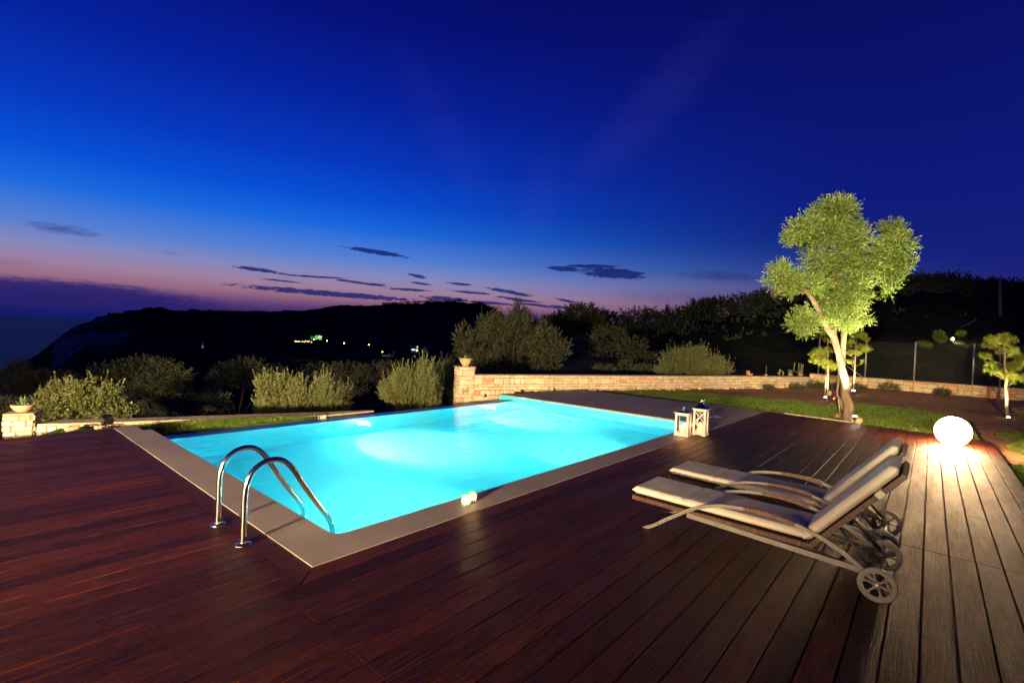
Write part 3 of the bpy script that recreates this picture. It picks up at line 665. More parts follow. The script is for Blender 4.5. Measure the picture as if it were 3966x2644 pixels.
for s_ in (1, -1):
    for y_ in np.arange(-5.5, 5., .085):
        a_ = np.array([25.95, y_, .55]); b_ = np.array([25.95, y_-1.55*s_*.6, 2.1])
        if min(a_[1], b_[1]) < -5 or max(a_[1], b_[1]) > 3.9: continue
        u_ = np.array([0, .0007, 0.]); mb.add([a_-u_, a_+u_, b_+u_, b_-u_], [(0, 1, 2, 3)])
for z in (.6, 1.3, 2.08): mb.tube([(25.95, -4.5, z), (25.95, 3.9, z)], .003, 4)
mb.build('mesh_panel', M['dark_metal'], fence)

# ------------------------------------------------------------------ foliage
def leaves(lobes, n, ll, lw, sl, K, seed, up=.4, out=1., jit=.35, shell=.55, ang=.75, droop=0., flat=0.):
    rg = np.random.default_rng(seed); L = np.array([l[0] for l in lobes]); Rr = np.array([l[1] for l in lobes], float)
    wgt = np.prod(Rr, 1)**.75; idx = rg.choice(len(L), n, p=wgt/wgt.sum()); u = rg.normal(0, 1, (n, 3)); u /= np.linalg.norm(u, axis=1)[:, None]
    r_ = (rg.uniform(shell**3, 1, n)**(1/3))*(1+.13*np.sin(u @ np.array([5., 4, 6])+idx)); pos = L[idx]+u*Rr[idx]*r_[:, None]
    d_ = u*out+np.array([0, 0, up])+rg.normal(0, jit, (n, 3)); d_ /= np.linalg.norm(d_, axis=1)[:, None]
    sL = sl*rg.uniform(.6, 1.3, n); pos = pos-d_*sL[:, None]*.5
    a_ = np.cross(d_, rg.normal(0, 1, (n, 3))); a_ /= np.linalg.norm(a_, axis=1)[:, None]; b_ = np.cross(d_, a_)
    shade = rg.random(n); Vs = []; Cs = []
    for k_ in range(K):
        s_ = (k_+.5)/K; ph = k_*2.4+rg.uniform(0, .8, n); al = ang*rg.uniform(.7, 1.2, n)*(1-.4*s_)
        pp = pos+d_*(sL*s_)[:, None]; pp[:, 2] -= droop*sL*s_*s_
        side = a_*np.cos(ph)[:, None]+b_*np.sin(ph)[:, None]; ld = d_*np.cos(al)[:, None]+side*np.sin(al)[:, None]
        wv = np.cross(ld, rg.normal(0, 1, (n, 3))); wv /= np.linalg.norm(wv, axis=1)[:, None]
        l_ = ll*rg.uniform(.65, 1.25, n)[:, None]; w_ = lw*rg.uniform(.7, 1.2, n)[:, None]
        Vs.append(np.stack([pp, pp+ld*l_*.5+wv*w_*.5, pp+ld*l_, pp+ld*l_*.5-wv*w_*.5], 1).reshape(-1, 3))
        c = np.stack([np.clip(shade*.6+rg.uniform(0, .4, n), 0, 1), rg.random(n), 0*shade], 1); Cs.append(np.repeat(c, 4, 0))
    V = np.concatenate(Vs); return V, np.arange(len(V)).reshape(-1, 4), np.concatenate(Cs)
def crown(name, lobes, n, ll, lw, sl, K, seed, m_, parent, **kw):
    V, F_, C_ = leaves(lobes, n, ll, lw, sl, K, seed, **kw); mb_ = MB(); mb_.add(V, F_, C_); return mb_.build(name, m_, parent)
def lobe(x, y, rx, ry, d, dz=None, off=0.):   # an ellipsoid given by its place and size in the picture and its distance
    s_ = d/FPX; c = dep(x, y, d+off); return (c, (rx*s_, rx*s_ if dz is None else dz, ry*s_))

# --- the lit olive tree
OD = dist_of(at(3281, 1632, -.06)); base = at(3281, 1634, -.08)
olive = thing('olive_tree', 'floodlit olive tree with a twisted trunk at the end of the deck', 'tree', base)
c1 = lambda a, b_: (3050+a/3.92, 1250+b_/3.92); c2 = lambda a, b_: (2900+a/2.6137, 700+b_/2.6137); mpx = OD/FPX
def path(pts, c, offs=None): return smooth_path([dep(*c(*p), OD+(0 if offs is None else offs[i])) for i, p in enumerate(pts)], 5)
def rad(rs, n=5, k=1.):
    r_ = np.array(rs, float)*mpx*k; return np.interp(np.linspace(0, len(rs)-1, (len(rs)-1)*n+1), range(len(rs)), r_)
q = 1/3.92/2
pts = [(895, 1530), (900, 1480), (925, 1330), (915, 1220), (880, 1110), (862, 1000), (870, 880), (845, 760), (815, 640), (780, 480), (735, 330), (700, 190), (670, 90)]
MB().tube(path(pts, c1), rad(np.array([190, 168, 150, 140, 118, 104, 110, 104, 100, 92, 90, 96, 100])*q), 22, wob=.05, seed=3).build('trunk', M['bark'], olive, True)
q2 = 1/2.6137/2
MB().tube(path([(855, 1570), (800, 1490), (740, 1380), (690, 1270), (620, 1160), (550, 1095), (500, 1075), (440, 1060)], c2, [0, 0, -.05, -.1, -.2, -.25, -.3, -.3]), rad(np.array([62, 60, 55, 52, 44, 38, 30, 18])*q2), 14, wob=.04, seed=5).build('limb', M['bark'], olive, True)
MB().tube(path([(845, 1560), (870, 1440), (890, 1330), (912, 1240), (905, 1130), (880, 1000), (830, 800), (800, 600)], c2, [0, 0, .05, .1, .1, .2, .2, .2]), rad(np.array([60, 54, 46, 42, 34, 28, 20, 12])*q2), 14, wob=.04, seed=6).build('limb', M['bark'], olive, True)
MB().tube(path([(850, 640), (845, 520), (838, 400), (850, 260), (868, 120), (880, 30), (900, -60), (960, -220), (1050, -420)], c1, [0.0, .12, .16, .18, .2, .2, .2, .3, .3]), rad(np.array([44, 62, 72, 76, 80, 82, 70, 50, 30])*q), 14, wob=.04, seed=7).build('limb', M['pale_wood'], olive, True)
MB().tube(path([(905, 1060), (930, 990), (945, 930), (950, 905)], c1, [.0, .05, .08, .1]), rad(np.array([44, 60, 66, 60])*q), 12, wob=.05, seed=8).build('stump', M['pale_wood'], olive, True)
MB().tube(path([(845, 1330), (800, 1180), (755, 1080), (762, 980), (775, 880), (778, 760), (770, 690)], c1, [.1, .2, .25, .25, .25, .2, .2]), rad(np.array([40, 36, 30, 30, 30, 28, 24])*q), 10, wob=.05, seed=9).build('limb', M['pale_wood'], olive, True)
LB = [(870, 290, 170, 140), (700, 330, 110, 90), (960, 300, 110, 120), (560, 480, 150, 130), (450, 560, 110, 90), (820, 520, 210, 170), (1000, 480, 150, 140), (1060, 620, 160, 140), (640, 620, 130, 130), (1440, 500, 150, 110), (1500, 640, 150, 140),
      (1380, 760, 190, 150), (1540, 820, 120, 110), (1400, 930, 160, 120), (1180, 850, 170, 140), (940, 820, 190, 140), (700, 800, 140, 120), (820, 980, 200, 120), (1080, 1020, 190, 110), (1430, 1040, 110, 60), (900, 1130, 210, 110), (1130, 1180, 140, 90),
      (780, 1230, 110, 90), (1050, 1320, 170, 100), (980, 1420, 200, 90), (1150, 1420, 90, 60), (640, 930, 90, 70), (330, 900, 110, 100), (260, 1000, 90, 90), (420, 1000, 150, 100), (540, 1010, 90, 70), (300, 1090, 90, 50), (560, 1330, 130, 70), (500, 1430, 110, 90), (620, 1430, 70, 110), (560, 1510, 120, 70),
      (1420, 1110, 60, 60), (760, 1150, 130, 90), (700, 1060, 120, 90), (880, 1250, 130, 100), (1000, 1230, 160, 110), (820, 1380, 90, 80), (430, 1120, 70, 60), (1000, 1500, 120, 50)]
rg = np.random.default_rng(12); lobes = []
for a_, b_, rx, ry in LB:
    x, y = c2(a_, b_); lobes.append(lobe(x, y, rx/2.6137*.86, ry/2.6137*.86, OD, dz=min(rx, ry)/2.6137*mpx*1.05, off=rg.uniform(-.55, .55)))
crown('crown', lobes, 7800, .072, .020, .26, 10, 77, OL, olive, up=.35, jit=.34, shell=.3, ang=.7)
MB().tube(path([(560, 1400), (570, 1480), (565, 1540), (560, 1575)], c2, [-.3]*4), rad([5, 5, 6, 5]), 6).build('hanging_twig', M['bark'], olive, True)
mb = MB(); rg = np.random.default_rng(4)
for i in range(16):
    x, y = c2(300+rg.normal(0, 28), 1120+rg.normal(0, 25)); p = dep(x, y, OD-.3); mb.tube([p, p+rg.normal(0, .05, 3), p+rg.normal(0, .08, 3)-np.array([0, 0, .06])], [.006, .004, .002], 5)
mb.build('dead_twigs', M['bark'], olive)

M['lamp_warm'] = emit('lit_lamp_lens', (1., .86, .55), 60)
def garden_spot(pos, target, power, label, group='garden spotlights at the foot of the trees', cone=100, s=1., vis=True):
    pos = np.array(pos, float); t_ = thing('garden_spotlight', label, 'spotlight', (pos[0], pos[1], pos[2]-.06*s), group)
    d_ = np.array(target, float)-pos; d_ /= np.linalg.norm(d_); u_ = np.cross(d_, [0, 0, 1.]); u_ /= np.linalg.norm(u_); v_ = np.cross(u_, d_); A = np.array([u_, v_, d_]).T
    MB().lathe([(.0, -.05*s), (.028*s, -.045*s), (.038*s, -.01*s), (.045*s, .03*s), (.038*s, .031*s), (.033*s, .012*s)], pos, 18, ax=A).build('housing', M['black'], t_, True)
    MB().lathe([(.036*s, .016*s), (.038*s, .035*s), (.03*s, .052*s), (.0, .062*s)], pos, 18, ax=A).build('lens', M['lamp_warm'], t_, True)
    MB().tube([pos-d_*.03*s, pos-d_*.03*s-np.array([0, 0, .06*s]), (pos[0], pos[1], pos[2]-.10*s)], .008*s, 6).build('stake', M['black'], t_)
    lamp('garden_spotlight_light', 'SPOT', pos+d_*.085*s, power, (1., .80, .44), .03, target, cone, .7); return t_
# olive spotlight on a stone right of the trunk
sp_ = at(3316, 1638, -.06); rock('rock', sp_+np.array([0, 0, .05]), (.13, .12, .085), 'pale stone block at the foot of the floodlit olive tree', seed=3)
lp = dep(3311, 1618, dist_of(sp_)-.42)
garden_spot(lp, dep(3370, 960, OD-.1), 3000, 'small lit spotlight on the stone at the foot of the olive tree', cone=78)
lamp('garden_spotlight_spill', 'POINT', lp+np.array([-.02, -.03, .05]), 5, (1., .8, .45), .02)
# small block and tap by the trunk
blk = at(3243, 1617, -.06); MBb = MB().box(blk+np.array([0, 0, .04]), (.12, .10, .10), rz=.4, bev=.01); tag(MBb.build('brick', M['terracotta'], origin=blk), 'brown brick standing left of the olive trunk', 'brick')
tapb = dep(*c1(802, 1440), OD+.12); tap = thing('garden_tap', 'garden tap with red handle on a thin pale post', 'tap', tapb)
MB().tube([tapb, dep(*c1(785, 1260), OD+.12), dep(*c1(768, 1150), OD+.12)], [.016, .015, .013], 10).build('post', M['pale_wood'], tap, True)
MB().tube([dep(*c1(775, 1145), OD+.1), dep(*c1(745, 1140), OD+.06), dep(*c1(705, 1140), OD), dep(*c1(697, 1160), OD)], [.012, .014, .013, .012], 10).build('spout', M['brass'], tap, True)
hx = dep(*c1(722, 1118), OD+.04); MB().lathe([(0, -.012), (.026, -.01), (.028, 0), (.02, .014), (0, .016)], hx, 12).build('handle', M['red'], tap, True)

# --- young pines
def pine(base, top, blobs, d, label, seed, stake_dx=-.07, r0=.03, twin=None, ties=True):
    t_ = thing('pine_tree', label, 'tree', base, 'young pines lit from below')
    base = np.array(base); top = np.array(top); rg = np.random.default_rng(seed); P_ = []
    for s_ in np.linspace(0, 1, 9): P_.append(base+(top-base)*s_+rg.normal(0, .012, 3)*(s_ > 0))
    MB().tube(smooth_path(P_, 3), np.linspace(r0, r0*.35, 25), 8).build('trunk', M['pale_wood'] if ties else M['bark'], t_, True)
    mbb = MB()
    lob = []
    for x, y, r_ in blobs:
        c = dep(x, y, d+rg.uniform(-.25, .25)); s_ = np.clip((c[2]-base[2]-.22)/(top[2]-base[2]), .25, .95); a_ = base+(top-base)*s_
        mbb.tube(smooth_path([a_, (a_+c)/2+np.array([0, 0, -.03]), c], 4), np.linspace(.011, .005, 9), 5); rr_ = r_*.82*d/FPX; lob.append((c, (rr_*rg.uniform(.8, 1.3), rr_, rr_*.6)))
    mbb.build('branches', M['bark'], t_, True)
    crown('needles', lob, int(48*len(lob)), .10, .006, .10, 14, seed+1, PINE, t_, up=.6, jit=.75, shell=.05, ang=.6)
    if stake_dx is not None:
        s0 = base+np.array(CR[0])*stake_dx; MB().tube([s0, s0+np.array([0, 0, (top[2]-base[2])*.45])], .012, 6).build('stake', M['pale_wood'], t_, True)
        for z in (.18, .55, .75): MB().tube([s0+np.array([0, 0, z]), base+np.array([0, 0, z+.01])+(top-base)*0.02], .008, 5).build('tie', M['green_tie'], t_, True)
    return t_
def b2(lst, c): return [(*c(a_, b_), r_) for a_, b_, r_ in lst]
p1b = at(3202, 1552, -.05); d1 = dist_of(p1b); k8 = lambda a_, b_: (3500+a_/2.852, 1250+b_/2.852)
pine(p1b, dep(3209, 1262, d1), b2([(540, 150, 22), (480, 210, 14), (590, 110, 14), (440, 440, 20), (520, 420, 22), (380, 480, 14), (460, 560, 24), (540, 600, 26), (400, 570, 16), (620, 640, 24), (690, 660, 20), (560, 500, 20), (640, 420, 18), (720, 690, 14), (620, 250, 12), (480, 480, 22)], c1), d1, 'young pine with yellow-green tufts left of the olive trunk', 61)
p2b = at(3303, 1522, .02); d2 = dist_of(p2b)
pine(p2b, dep(3318, 1272, d2), b2([(1070, 170, 22), (1000, 210, 16), (1140, 200, 18), (1190, 240, 14), (1120, 370, 20), (1190, 400, 18), (1010, 460, 18), (1080, 460, 12), (940, 460, 16), (940, 300, 20), (1140, 590, 9), (960, 600, 16), (900, 380, 18), (1040, 120, 14)], c1), d2, 'small pine right of the olive trunk before the fence', 62, .05)
p3b = at(3903, 1612, -.05); d3 = dist_of(p3b)
pine(p3b, dep(3888, 1308, d3), b2([(960, 190, 16), (930, 250, 14), (1010, 230, 16), (1090, 170, 18), (1180, 190, 16), (1120, 150, 12), (890, 370, 14), (930, 380, 10), (1080, 320, 14), (1200, 320, 20), (1130, 250, 12), (960, 460, 12), (920, 525, 10), (1010, 550, 14), (1050, 540, 12), (1210, 480, 22), (1250, 460, 12), (1150, 530, 16), (1170, 590, 20), (1120, 580, 12), (1180, 650, 10), (1310, 610, 16), (1300, 400, 20), (1340, 430, 16)], k8), d3, 'young pine with banded trunk lit from below at the right edge', 63, -.06, .045)
p4b = at(3874, 1560, .05); d4 = dist_of(p4b)+.6
pine(dep(3872, 1556, d4), dep(3874, 1330, d4), [(3960, 1395, 14), (3935, 1420, 12), (3860, 1430, 12)], d4, 'dark pine stem standing behind the right hand pine', 64, None, .035, ties=False)
garden_spot(dep(3197, 1543, d1-.55), dep(3200, 1380, d1), 650, 'small lit spotlight at the foot of the pine left of the olive', cone=110)
garden_spot(dep(3305, 1519, d2-.6), dep(3312, 1350, d2), 750, 'lit spotlight at the foot of the small pine right of the olive trunk', cone=110, s=1.5)
garden_spot(dep(3906, 1621, d3-.55), dep(3880, 1400, d3), 750, 'lit spotlight at the foot of the right hand pine', cone=110)
q_ = dep(3212, 1521, d1+.2); rock('rock', q_, (.07, .06, .08), 'small pale upright rock beside the left pine', seed=9)
rock('rock', at(3165, 1503, -.02)+np.array([0, 0, .0]), (.45, .3, .06), 'flat pale step stone at the end of the long wall', seed=10)
# brush pile lit by the right hand spotlight
bb = at(3940, 1615, -.05); mb = MB(); rg = np.random.default_rng(14)
for i in range(46):
    x = rg.uniform(3915, 3990); y = rg.uniform(1575, 1618); p = dep(x, y, d3+rg.uniform(-.1, .6)); e = p+np.array(CR[0])*rg.uniform(.2, .5)+np.array([0, 0, rg.uniform(-.03, .06)])
    mb.tube([p, (p+e)/2+rg.normal(0, .02, 3), e], [.006, .006, .002], 4)
tag(mb.build('brush_pile', M['twig'], origin=bb), 'pile of cut dry twigs beside the right hand pine', 'brush')

# --- bushes and trees
def bush(name, label, lobes, n, ll, lw, sl, K, seed, m_, cat='shrub', group=None, trunk=True, spike=0., **kw):
    c = np.mean([l[0] for l in lobes], 0); lo = min(l[0][2]-l[1][2] for l in lobes); g0 = float(ground_z(c[0], c[1])); base = np.array([c[0], c[1], min(g0, lo)])
    t_ = thing(name, label, cat, base, group)
    if trunk:
        mb_ = MB(); rg_ = np.random.default_rng(seed)
        for l in lobes[:14]:
            e = l[0]; mb_.tube(smooth_path([base+rg_.normal(0, .04, 3)*np.array([1, 1, 0]), base+(e-base)*.45+rg_.normal(0, .05, 3), e], 4), np.linspace(.03, .008, 9)*(1 if c[2] < 2.2 else 2.5), 6)
        mb_.build('trunk' if 'tree' in name else 'stems', M['bark_dark'], t_, True)
    mb_ = MB(); mb_.add(*leaves(lobes, n, ll, lw, sl, K, seed+1, **kw))
    if spike: mb_.add(*leaves([(l[0]+np.array([0, 0, l[1][2]*.25]), l[1]) for l in lobes], int(n*spike), ll, lw*1.1, sl*2.3, int(K*2.2), seed+5, up=2.2, jit=.25, shell=.75, ang=.55))
    mb_.build('crown' if 'tree' in name else 'foliage', m_, t_); return t_
v = 1.68622                                 # 2352-px picture coordinates
def VL(lst, d, seed=0, sp=.5):
    rg_ = np.random.default_rng(seed); return [lobe(x*v, y*v, rx*v, ry*v, d, off=rg_.uniform(-sp, sp)) for x, y, rx, ry in lst]
bush('shrub', 'pale round-leaved shrub behind the left pillar', VL([(150, 895, 30, 22), (120, 905, 22, 22), (185, 892, 22, 18), (225, 890, 32, 20), (250, 900, 22, 18), (95, 925, 16, 22), (150, 925, 40, 28), (215, 925, 45, 28), (265, 920, 20, 22), (120, 945, 45, 22), (200, 950, 60, 20), (280, 945, 26, 18), (175, 905, 25, 20)], 11.2, 1),
     2600, .055, .03, .14, 9, 201, GR_BRI, spike=.07, up=.7, jit=.3, ang=1.0, shell=.2)
bush('shrub', 'bushy shrub with a left lump of upright tips, behind the lawn strip', VL([(615, 885, 26, 20), (650, 882, 24, 20), (600, 875, 12, 14), (680, 890, 20, 22), (640, 905, 45, 26), (610, 925, 24, 22), (655, 935, 50, 20), (690, 915, 22, 30), (630, 945, 40, 14)], 12.6, 2), 2100, .05, .022, .17, 9, 211, GR_BRI, spike=.13, up=1.0, jit=.22, ang=.9, shell=.2)
bush('shrub', 'shrub with spiky upright tips right of the bushy one', VL([(745, 885, 18, 22), (725, 895, 16, 20), (770, 890, 16, 22), (790, 905, 14, 22), (750, 915, 34, 24), (740, 940, 40, 16), (785, 935, 20, 20), (717, 925, 14, 24)], 12.9, 3), 1800, .045, .016, .20, 10, 221, GR_BRI, spike=.13, up=1.4, jit=.16, ang=.7, shell=.2)
bush('shrub', 'dense spiky evergreen shrub left of the tall wall pillar', VL([(900, 890, 26, 22), (925, 865, 22, 22), (950, 870, 24, 26), (975, 855, 18, 26), (960, 895, 34, 30), (915, 905, 34, 22), (890, 905, 20, 18), (985, 880, 18, 26), (1000, 895, 16, 26), (950, 920, 60, 16), (1000, 860, 14, 22)], 13.6, 4), 3000, .05, .014, .22, 11, 231, GR_BRI, spike=.13, up=1.1, jit=.16, ang=.65, shell=.15)
bush('shrub', 'darker upright shrub half hidden by the tall wall pillar', VL([(1010, 860, 14, 28), (1030, 855, 16, 26), (1050, 865, 14, 28), (1020, 890, 20, 26), (1045, 905, 22, 24), (1035, 925, 30, 16), (1022, 845, 8, 18)], 15.5, 5), 1500, .05, .014, .24, 10, 241, GR_DIM, spike=.07, up=1.3, jit=.16, ang=.6, shell=.15)
bush('shrub', 'low rounded shrub at the dark corner behind the left bowl', VL([(10, 930, 22, 16), (-10, 940, 22, 20), (15, 955, 24, 18), (70, 930, 10, 14)], 11.5, 6), 900, .045, .02, .12, 8, 251, GR_DIM, up=.6)
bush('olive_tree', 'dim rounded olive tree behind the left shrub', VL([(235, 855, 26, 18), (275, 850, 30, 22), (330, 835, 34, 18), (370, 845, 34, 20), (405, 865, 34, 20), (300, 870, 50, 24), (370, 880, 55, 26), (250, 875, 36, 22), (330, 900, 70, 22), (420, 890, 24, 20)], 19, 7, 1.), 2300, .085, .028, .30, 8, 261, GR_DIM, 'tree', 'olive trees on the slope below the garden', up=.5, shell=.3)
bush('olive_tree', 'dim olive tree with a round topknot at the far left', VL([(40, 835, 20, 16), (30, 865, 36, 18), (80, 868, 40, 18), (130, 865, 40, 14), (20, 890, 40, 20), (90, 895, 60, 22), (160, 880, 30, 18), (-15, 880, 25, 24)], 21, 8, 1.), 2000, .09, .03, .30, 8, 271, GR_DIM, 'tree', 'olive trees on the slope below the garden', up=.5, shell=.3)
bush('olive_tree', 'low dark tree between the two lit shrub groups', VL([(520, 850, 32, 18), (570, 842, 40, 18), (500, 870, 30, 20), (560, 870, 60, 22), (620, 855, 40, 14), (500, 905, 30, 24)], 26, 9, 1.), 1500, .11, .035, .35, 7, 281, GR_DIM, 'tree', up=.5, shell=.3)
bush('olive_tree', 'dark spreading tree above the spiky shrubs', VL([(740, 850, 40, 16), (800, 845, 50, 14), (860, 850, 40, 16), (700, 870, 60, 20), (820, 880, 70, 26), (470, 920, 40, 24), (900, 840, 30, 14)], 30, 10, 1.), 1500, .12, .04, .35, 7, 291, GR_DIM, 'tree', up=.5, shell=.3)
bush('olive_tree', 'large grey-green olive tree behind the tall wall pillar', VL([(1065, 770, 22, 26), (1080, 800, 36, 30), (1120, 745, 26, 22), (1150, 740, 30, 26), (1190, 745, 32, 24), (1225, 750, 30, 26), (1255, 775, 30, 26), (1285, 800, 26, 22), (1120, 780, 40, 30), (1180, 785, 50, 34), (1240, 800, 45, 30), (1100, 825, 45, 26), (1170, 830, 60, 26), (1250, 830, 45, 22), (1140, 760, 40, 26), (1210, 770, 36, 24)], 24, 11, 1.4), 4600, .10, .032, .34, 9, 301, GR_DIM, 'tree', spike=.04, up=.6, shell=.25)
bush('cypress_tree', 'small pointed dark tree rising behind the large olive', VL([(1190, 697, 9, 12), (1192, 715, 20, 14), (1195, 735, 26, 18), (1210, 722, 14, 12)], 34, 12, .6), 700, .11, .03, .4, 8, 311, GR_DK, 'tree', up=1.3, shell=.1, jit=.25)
bush('shrub', 'wide shrub with pale upright tips behind the long wall', VL([(1540, 822, 22, 16), (1570, 815, 26, 18), (1605, 812, 22, 16), (1545, 845, 30, 16), (1590, 838, 36, 20), (1640, 832, 24, 16), (1665, 846, 20, 14), (1620, 850, 40, 12), (1520, 850, 16, 12)], 20.5, 13), 2300, .06, .02, .26, 9, 321, GR_BRI, spike=.07, up=1.2, jit=.2, ang=.6, shell=.2)
bush('shrub', 'low dark shrub on the soil between the wall ends', [(np.array([24.2, 3.1, .08]), (.5, .5, .18)), (np.array([24.7, 2.4, .1]), (.35, .5, .2))], 700, .05, .02, .12, 7, 331, GR_DIM, up=.7)
for i, (x, y, r_, d_) in enumerate(((21.6, 4.9, .12, 0), (22.6, 4.1, .16, 0), (23.6, 3.6, .2, 0), (24.6, 1.2, .22, 0), (25.0, -.4, .16, 0))):
    bush('shrub', ('small weedy shrub at the foot of the long wall', 'knee-high weed clump at the wall end', 'dark weed clump by the flat step stone', 'brown-green bush before the fence wall', 'low tuft before the fence wall')[i], [(np.array([x, y, float(ground_z(x, y))+r_*.6]), (r_*1.6, r_*1.6, r_))], 260, .05, .014, .14, 7, 340+i, GR_DIM, up=.9, trunk=False)
# black woods and hill on the right
hill_l = 'dark rounded tree in the wood beyond the garden wall'
rg = np.random.default_rng(8)
sil = [(1260, 727), (1300, 710), (1330, 697), (1370, 705), (1395, 722), (1440, 712), (1500, 708), (1560, 706), (1600, 690), (1640, 684), (1700, 680), (1750, 668), (1800, 655), (1860, 648), (1960, 640), (2080, 633), (2150, 628), (2210, 633), (2240, 641), (2290, 640), (2360, 650), (2450, 655)]
sil = np.array(sil, float)
def silh(x): return np.interp(x, sil[:, 0], sil[:, 1])
def wood(name, label, x0, x1, dist, n, below, seed):
    rg_ = np.random.default_rng(seed); lob = []
    for i in range(n):
        x = rg_.uniform(x0, x1); t_ = rg_.random()**1.3; d_ = dist*(1-.45*t_); r_ = rg_.uniform(20, 42); y = silh(x)+r_*.75+t_*below
        lob.append(lobe(x*v, y*v, r_*v, r_*v*.8, d_))
    for x in np.arange(x0, x1, 21.): r_ = rg_.uniform(14, 38); lob.append(lobe(x*v, (silh(x)+r_*.8)*v, r_*v, r_*v*.8, dist))
    c = np.mean([l[0] for l in lob], 0); V, F_, C_ = leaves(lob, 60*len(lob), .55*dist/80, .2*dist/80, 1.0*dist/80, 6, seed+1, up=.4, shell=.45)
    mb_ = MB(); mb_.add(V, F_, C_); return tag(mb_.build(name, GR_DK, origin=(c[0], c[1], float(ground_z(c[0], c[1])))), label, 'wood', kind='stuff')
xs_ = np.linspace(1120, 2900, 90); rs_ = [30, 36, 44, 54, 66, 82, 100, 140]; V = []
for x in xs_:
    d_ = ray(x*v, (silh(x)+42)*v); h_ = math.hypot(d_[0], d_[1]); zr = CAMH+82*d_[2]/h_; fade = float(np.interp(x, [1120, 1240], [0, 1]))
    for r2 in rs_:
        k_ = np.clip((r2-30)/52, 0, 1)**1.1; z = (-1.5*(1-fade)-.2)*(1-k_)+(zr*fade+(1-fade)*-8)*k_-(max(0, r2-82)*.1)+.25*math.sin(x*.09+r2*.3)
        V.append((d_[0]/h_*r2, d_[1]/h_*r2, z))
ii, jj = np.meshgrid(np.arange(89), np.arange(7), indexing='ij'); F = np.stack([ii*8+jj, ii*8+jj+1, (ii+1)*8+jj+1, (ii+1)*8+jj], -1).reshape(-1, 4)
M['scrub'] = mat('scrub_ground', (.022, .028, .014), (.05, .05, .03), 1., 0., .5, spec=0.)
mb = MB(); mb.add(V, F); struct(mb.build('hillside', M['scrub'], smooth=True))
wood('woodland', 'black wood covering the hillside behind the fence', 1250, 2460, 80, 200, 110, 401)
bush('holm_oak_tree', 'round dark tree crown standing out of the wood against the dusk', VL([(1330, 722, 36, 24), (1300, 735, 24, 18), (1365, 735, 28, 20), (1335, 750, 50, 20)], 55, 14, 1.5), 1500, .24, .09, .6, 7, 411, GR_DK, 'tree', up=.5, shell=.4)
bush('holm_oak_tree', 'broad dark tree between the olive and the wide shrub', VL([(1350, 800, 40, 30), (1400, 780, 50, 34), (1450, 800, 40, 30), (1480, 830, 40, 22), (1380, 840, 60, 20)], 32, 15, 1.5), 1500, .14, .05, .4, 7, 421, GR_DIM, 'tree', up=.5, shell=.4)
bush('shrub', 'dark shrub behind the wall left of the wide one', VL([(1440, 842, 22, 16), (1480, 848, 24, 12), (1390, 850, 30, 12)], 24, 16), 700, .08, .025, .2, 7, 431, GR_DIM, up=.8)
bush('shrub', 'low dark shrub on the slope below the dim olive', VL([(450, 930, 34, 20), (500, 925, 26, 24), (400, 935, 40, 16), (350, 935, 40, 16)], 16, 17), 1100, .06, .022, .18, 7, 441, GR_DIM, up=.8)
# lit pine branches beyond the fence, and a lamp there
pb = dep(3640, 1310, 34); bush('pine_tree', 'half lit pine beyond the wire fence', [lobe(3636, 1300, 13, 16, 34), (lobe(3650, 1315, 9, 10, 34)), lobe(3575, 1335, 22, 6, 34)], 380, .18, .02, .16, 10, 451, PINE, 'tree', trunk=False, up=.3)
bush('pine_tree', 'tiny lit pine tuft right of the distant lamp beyond the fence', [lobe(3722, 1292, 9, 6, 36)], 90, .18, .02, .16, 9, 461, PINE, 'tree', trunk=False, up=.3)
gl_ = dep(3690, 1312, 35)
t_ = thing('street_lamp', 'small distant lamp glowing beyond the wire fence', 'lamp', gl_-np.array([0, 0, 1.2])); MB().lathe([(0, -.09), (.07, -.05), (.09, 0), (.07, .05), (0, .09)], gl_, 12).build('bulb', M['lamp_warm'], t_, True); MB().tube([gl_-np.array([0, 0, 1.6]), gl_-np.array([0, 0, .08])], .03, 6).build('pole', M['dark_metal'], t_)
lamp('street_lamp_light', 'POINT', gl_-np.array([.3, .3, -.1])*.7, 60, (1., .85, .4), .05)
up_ = dep(3880, 1300, 45); t_ = thing('utility_pole', 'faint wooden utility pole before the wooded hill', 'pole', up_)
MB().tube([up_-np.array([0, 0, 1]), dep(3873, 1088, 45)], [.16, .11], 10).build('pole', M['bark'], t_, True)
tag(MB().tube(smooth_path([dep(3712, 1265, 40), dep(3730, 1262, 40), dep(3755, 1252, 40), dep(3782, 1236, 40)], 5), .018, 5).build('cable', M['fence_metal'], origin=dep(3712, 1265, 40)), 'short curved cable catching light above the fence', 'cable')

# ------------------------------------------------------------------ plants and pots on the walls
def agave(m_, c, n, L, wd, seed, el0=.3, el1=1.3):
    rg_ = np.random.default_rng(seed)
    for i in range(n):
        a_ = i*2.4; e_ = el0+(el1-el0)*i/n; d_ = np.array([math.cos(a_)*math.cos(e_), math.sin(a_)*math.cos(e_), math.sin(e_)]); sd = np.array([-math.sin(a_), math.cos(a_), 0]); l_ = L*rg_.uniform(.75, 1.1)
        nn = np.cross(sd, d_); P_ = []
        for s_, w_ in ((0, .7), (.3, 1.), (.6, .75), (.85, .35), (1, .03)):
            p = np.array(c)+d_*l_*s_+nn*(-.25*l_*s_*s_*math.cos(e_)); P_ += [p-sd*wd*w_+nn*wd*.3*w_, p-nn*wd*.25*w_*0, p+sd*wd*w_+nn*wd*.3*w_]
        F_ = [(k_*3+j, k_*3+j+1, k_*3+4+j, k_*3+3+j) for k_ in range(4) for j in range(2)]
        m_.add(P_, F_, (rg_.random(), rg_.random(), 0))
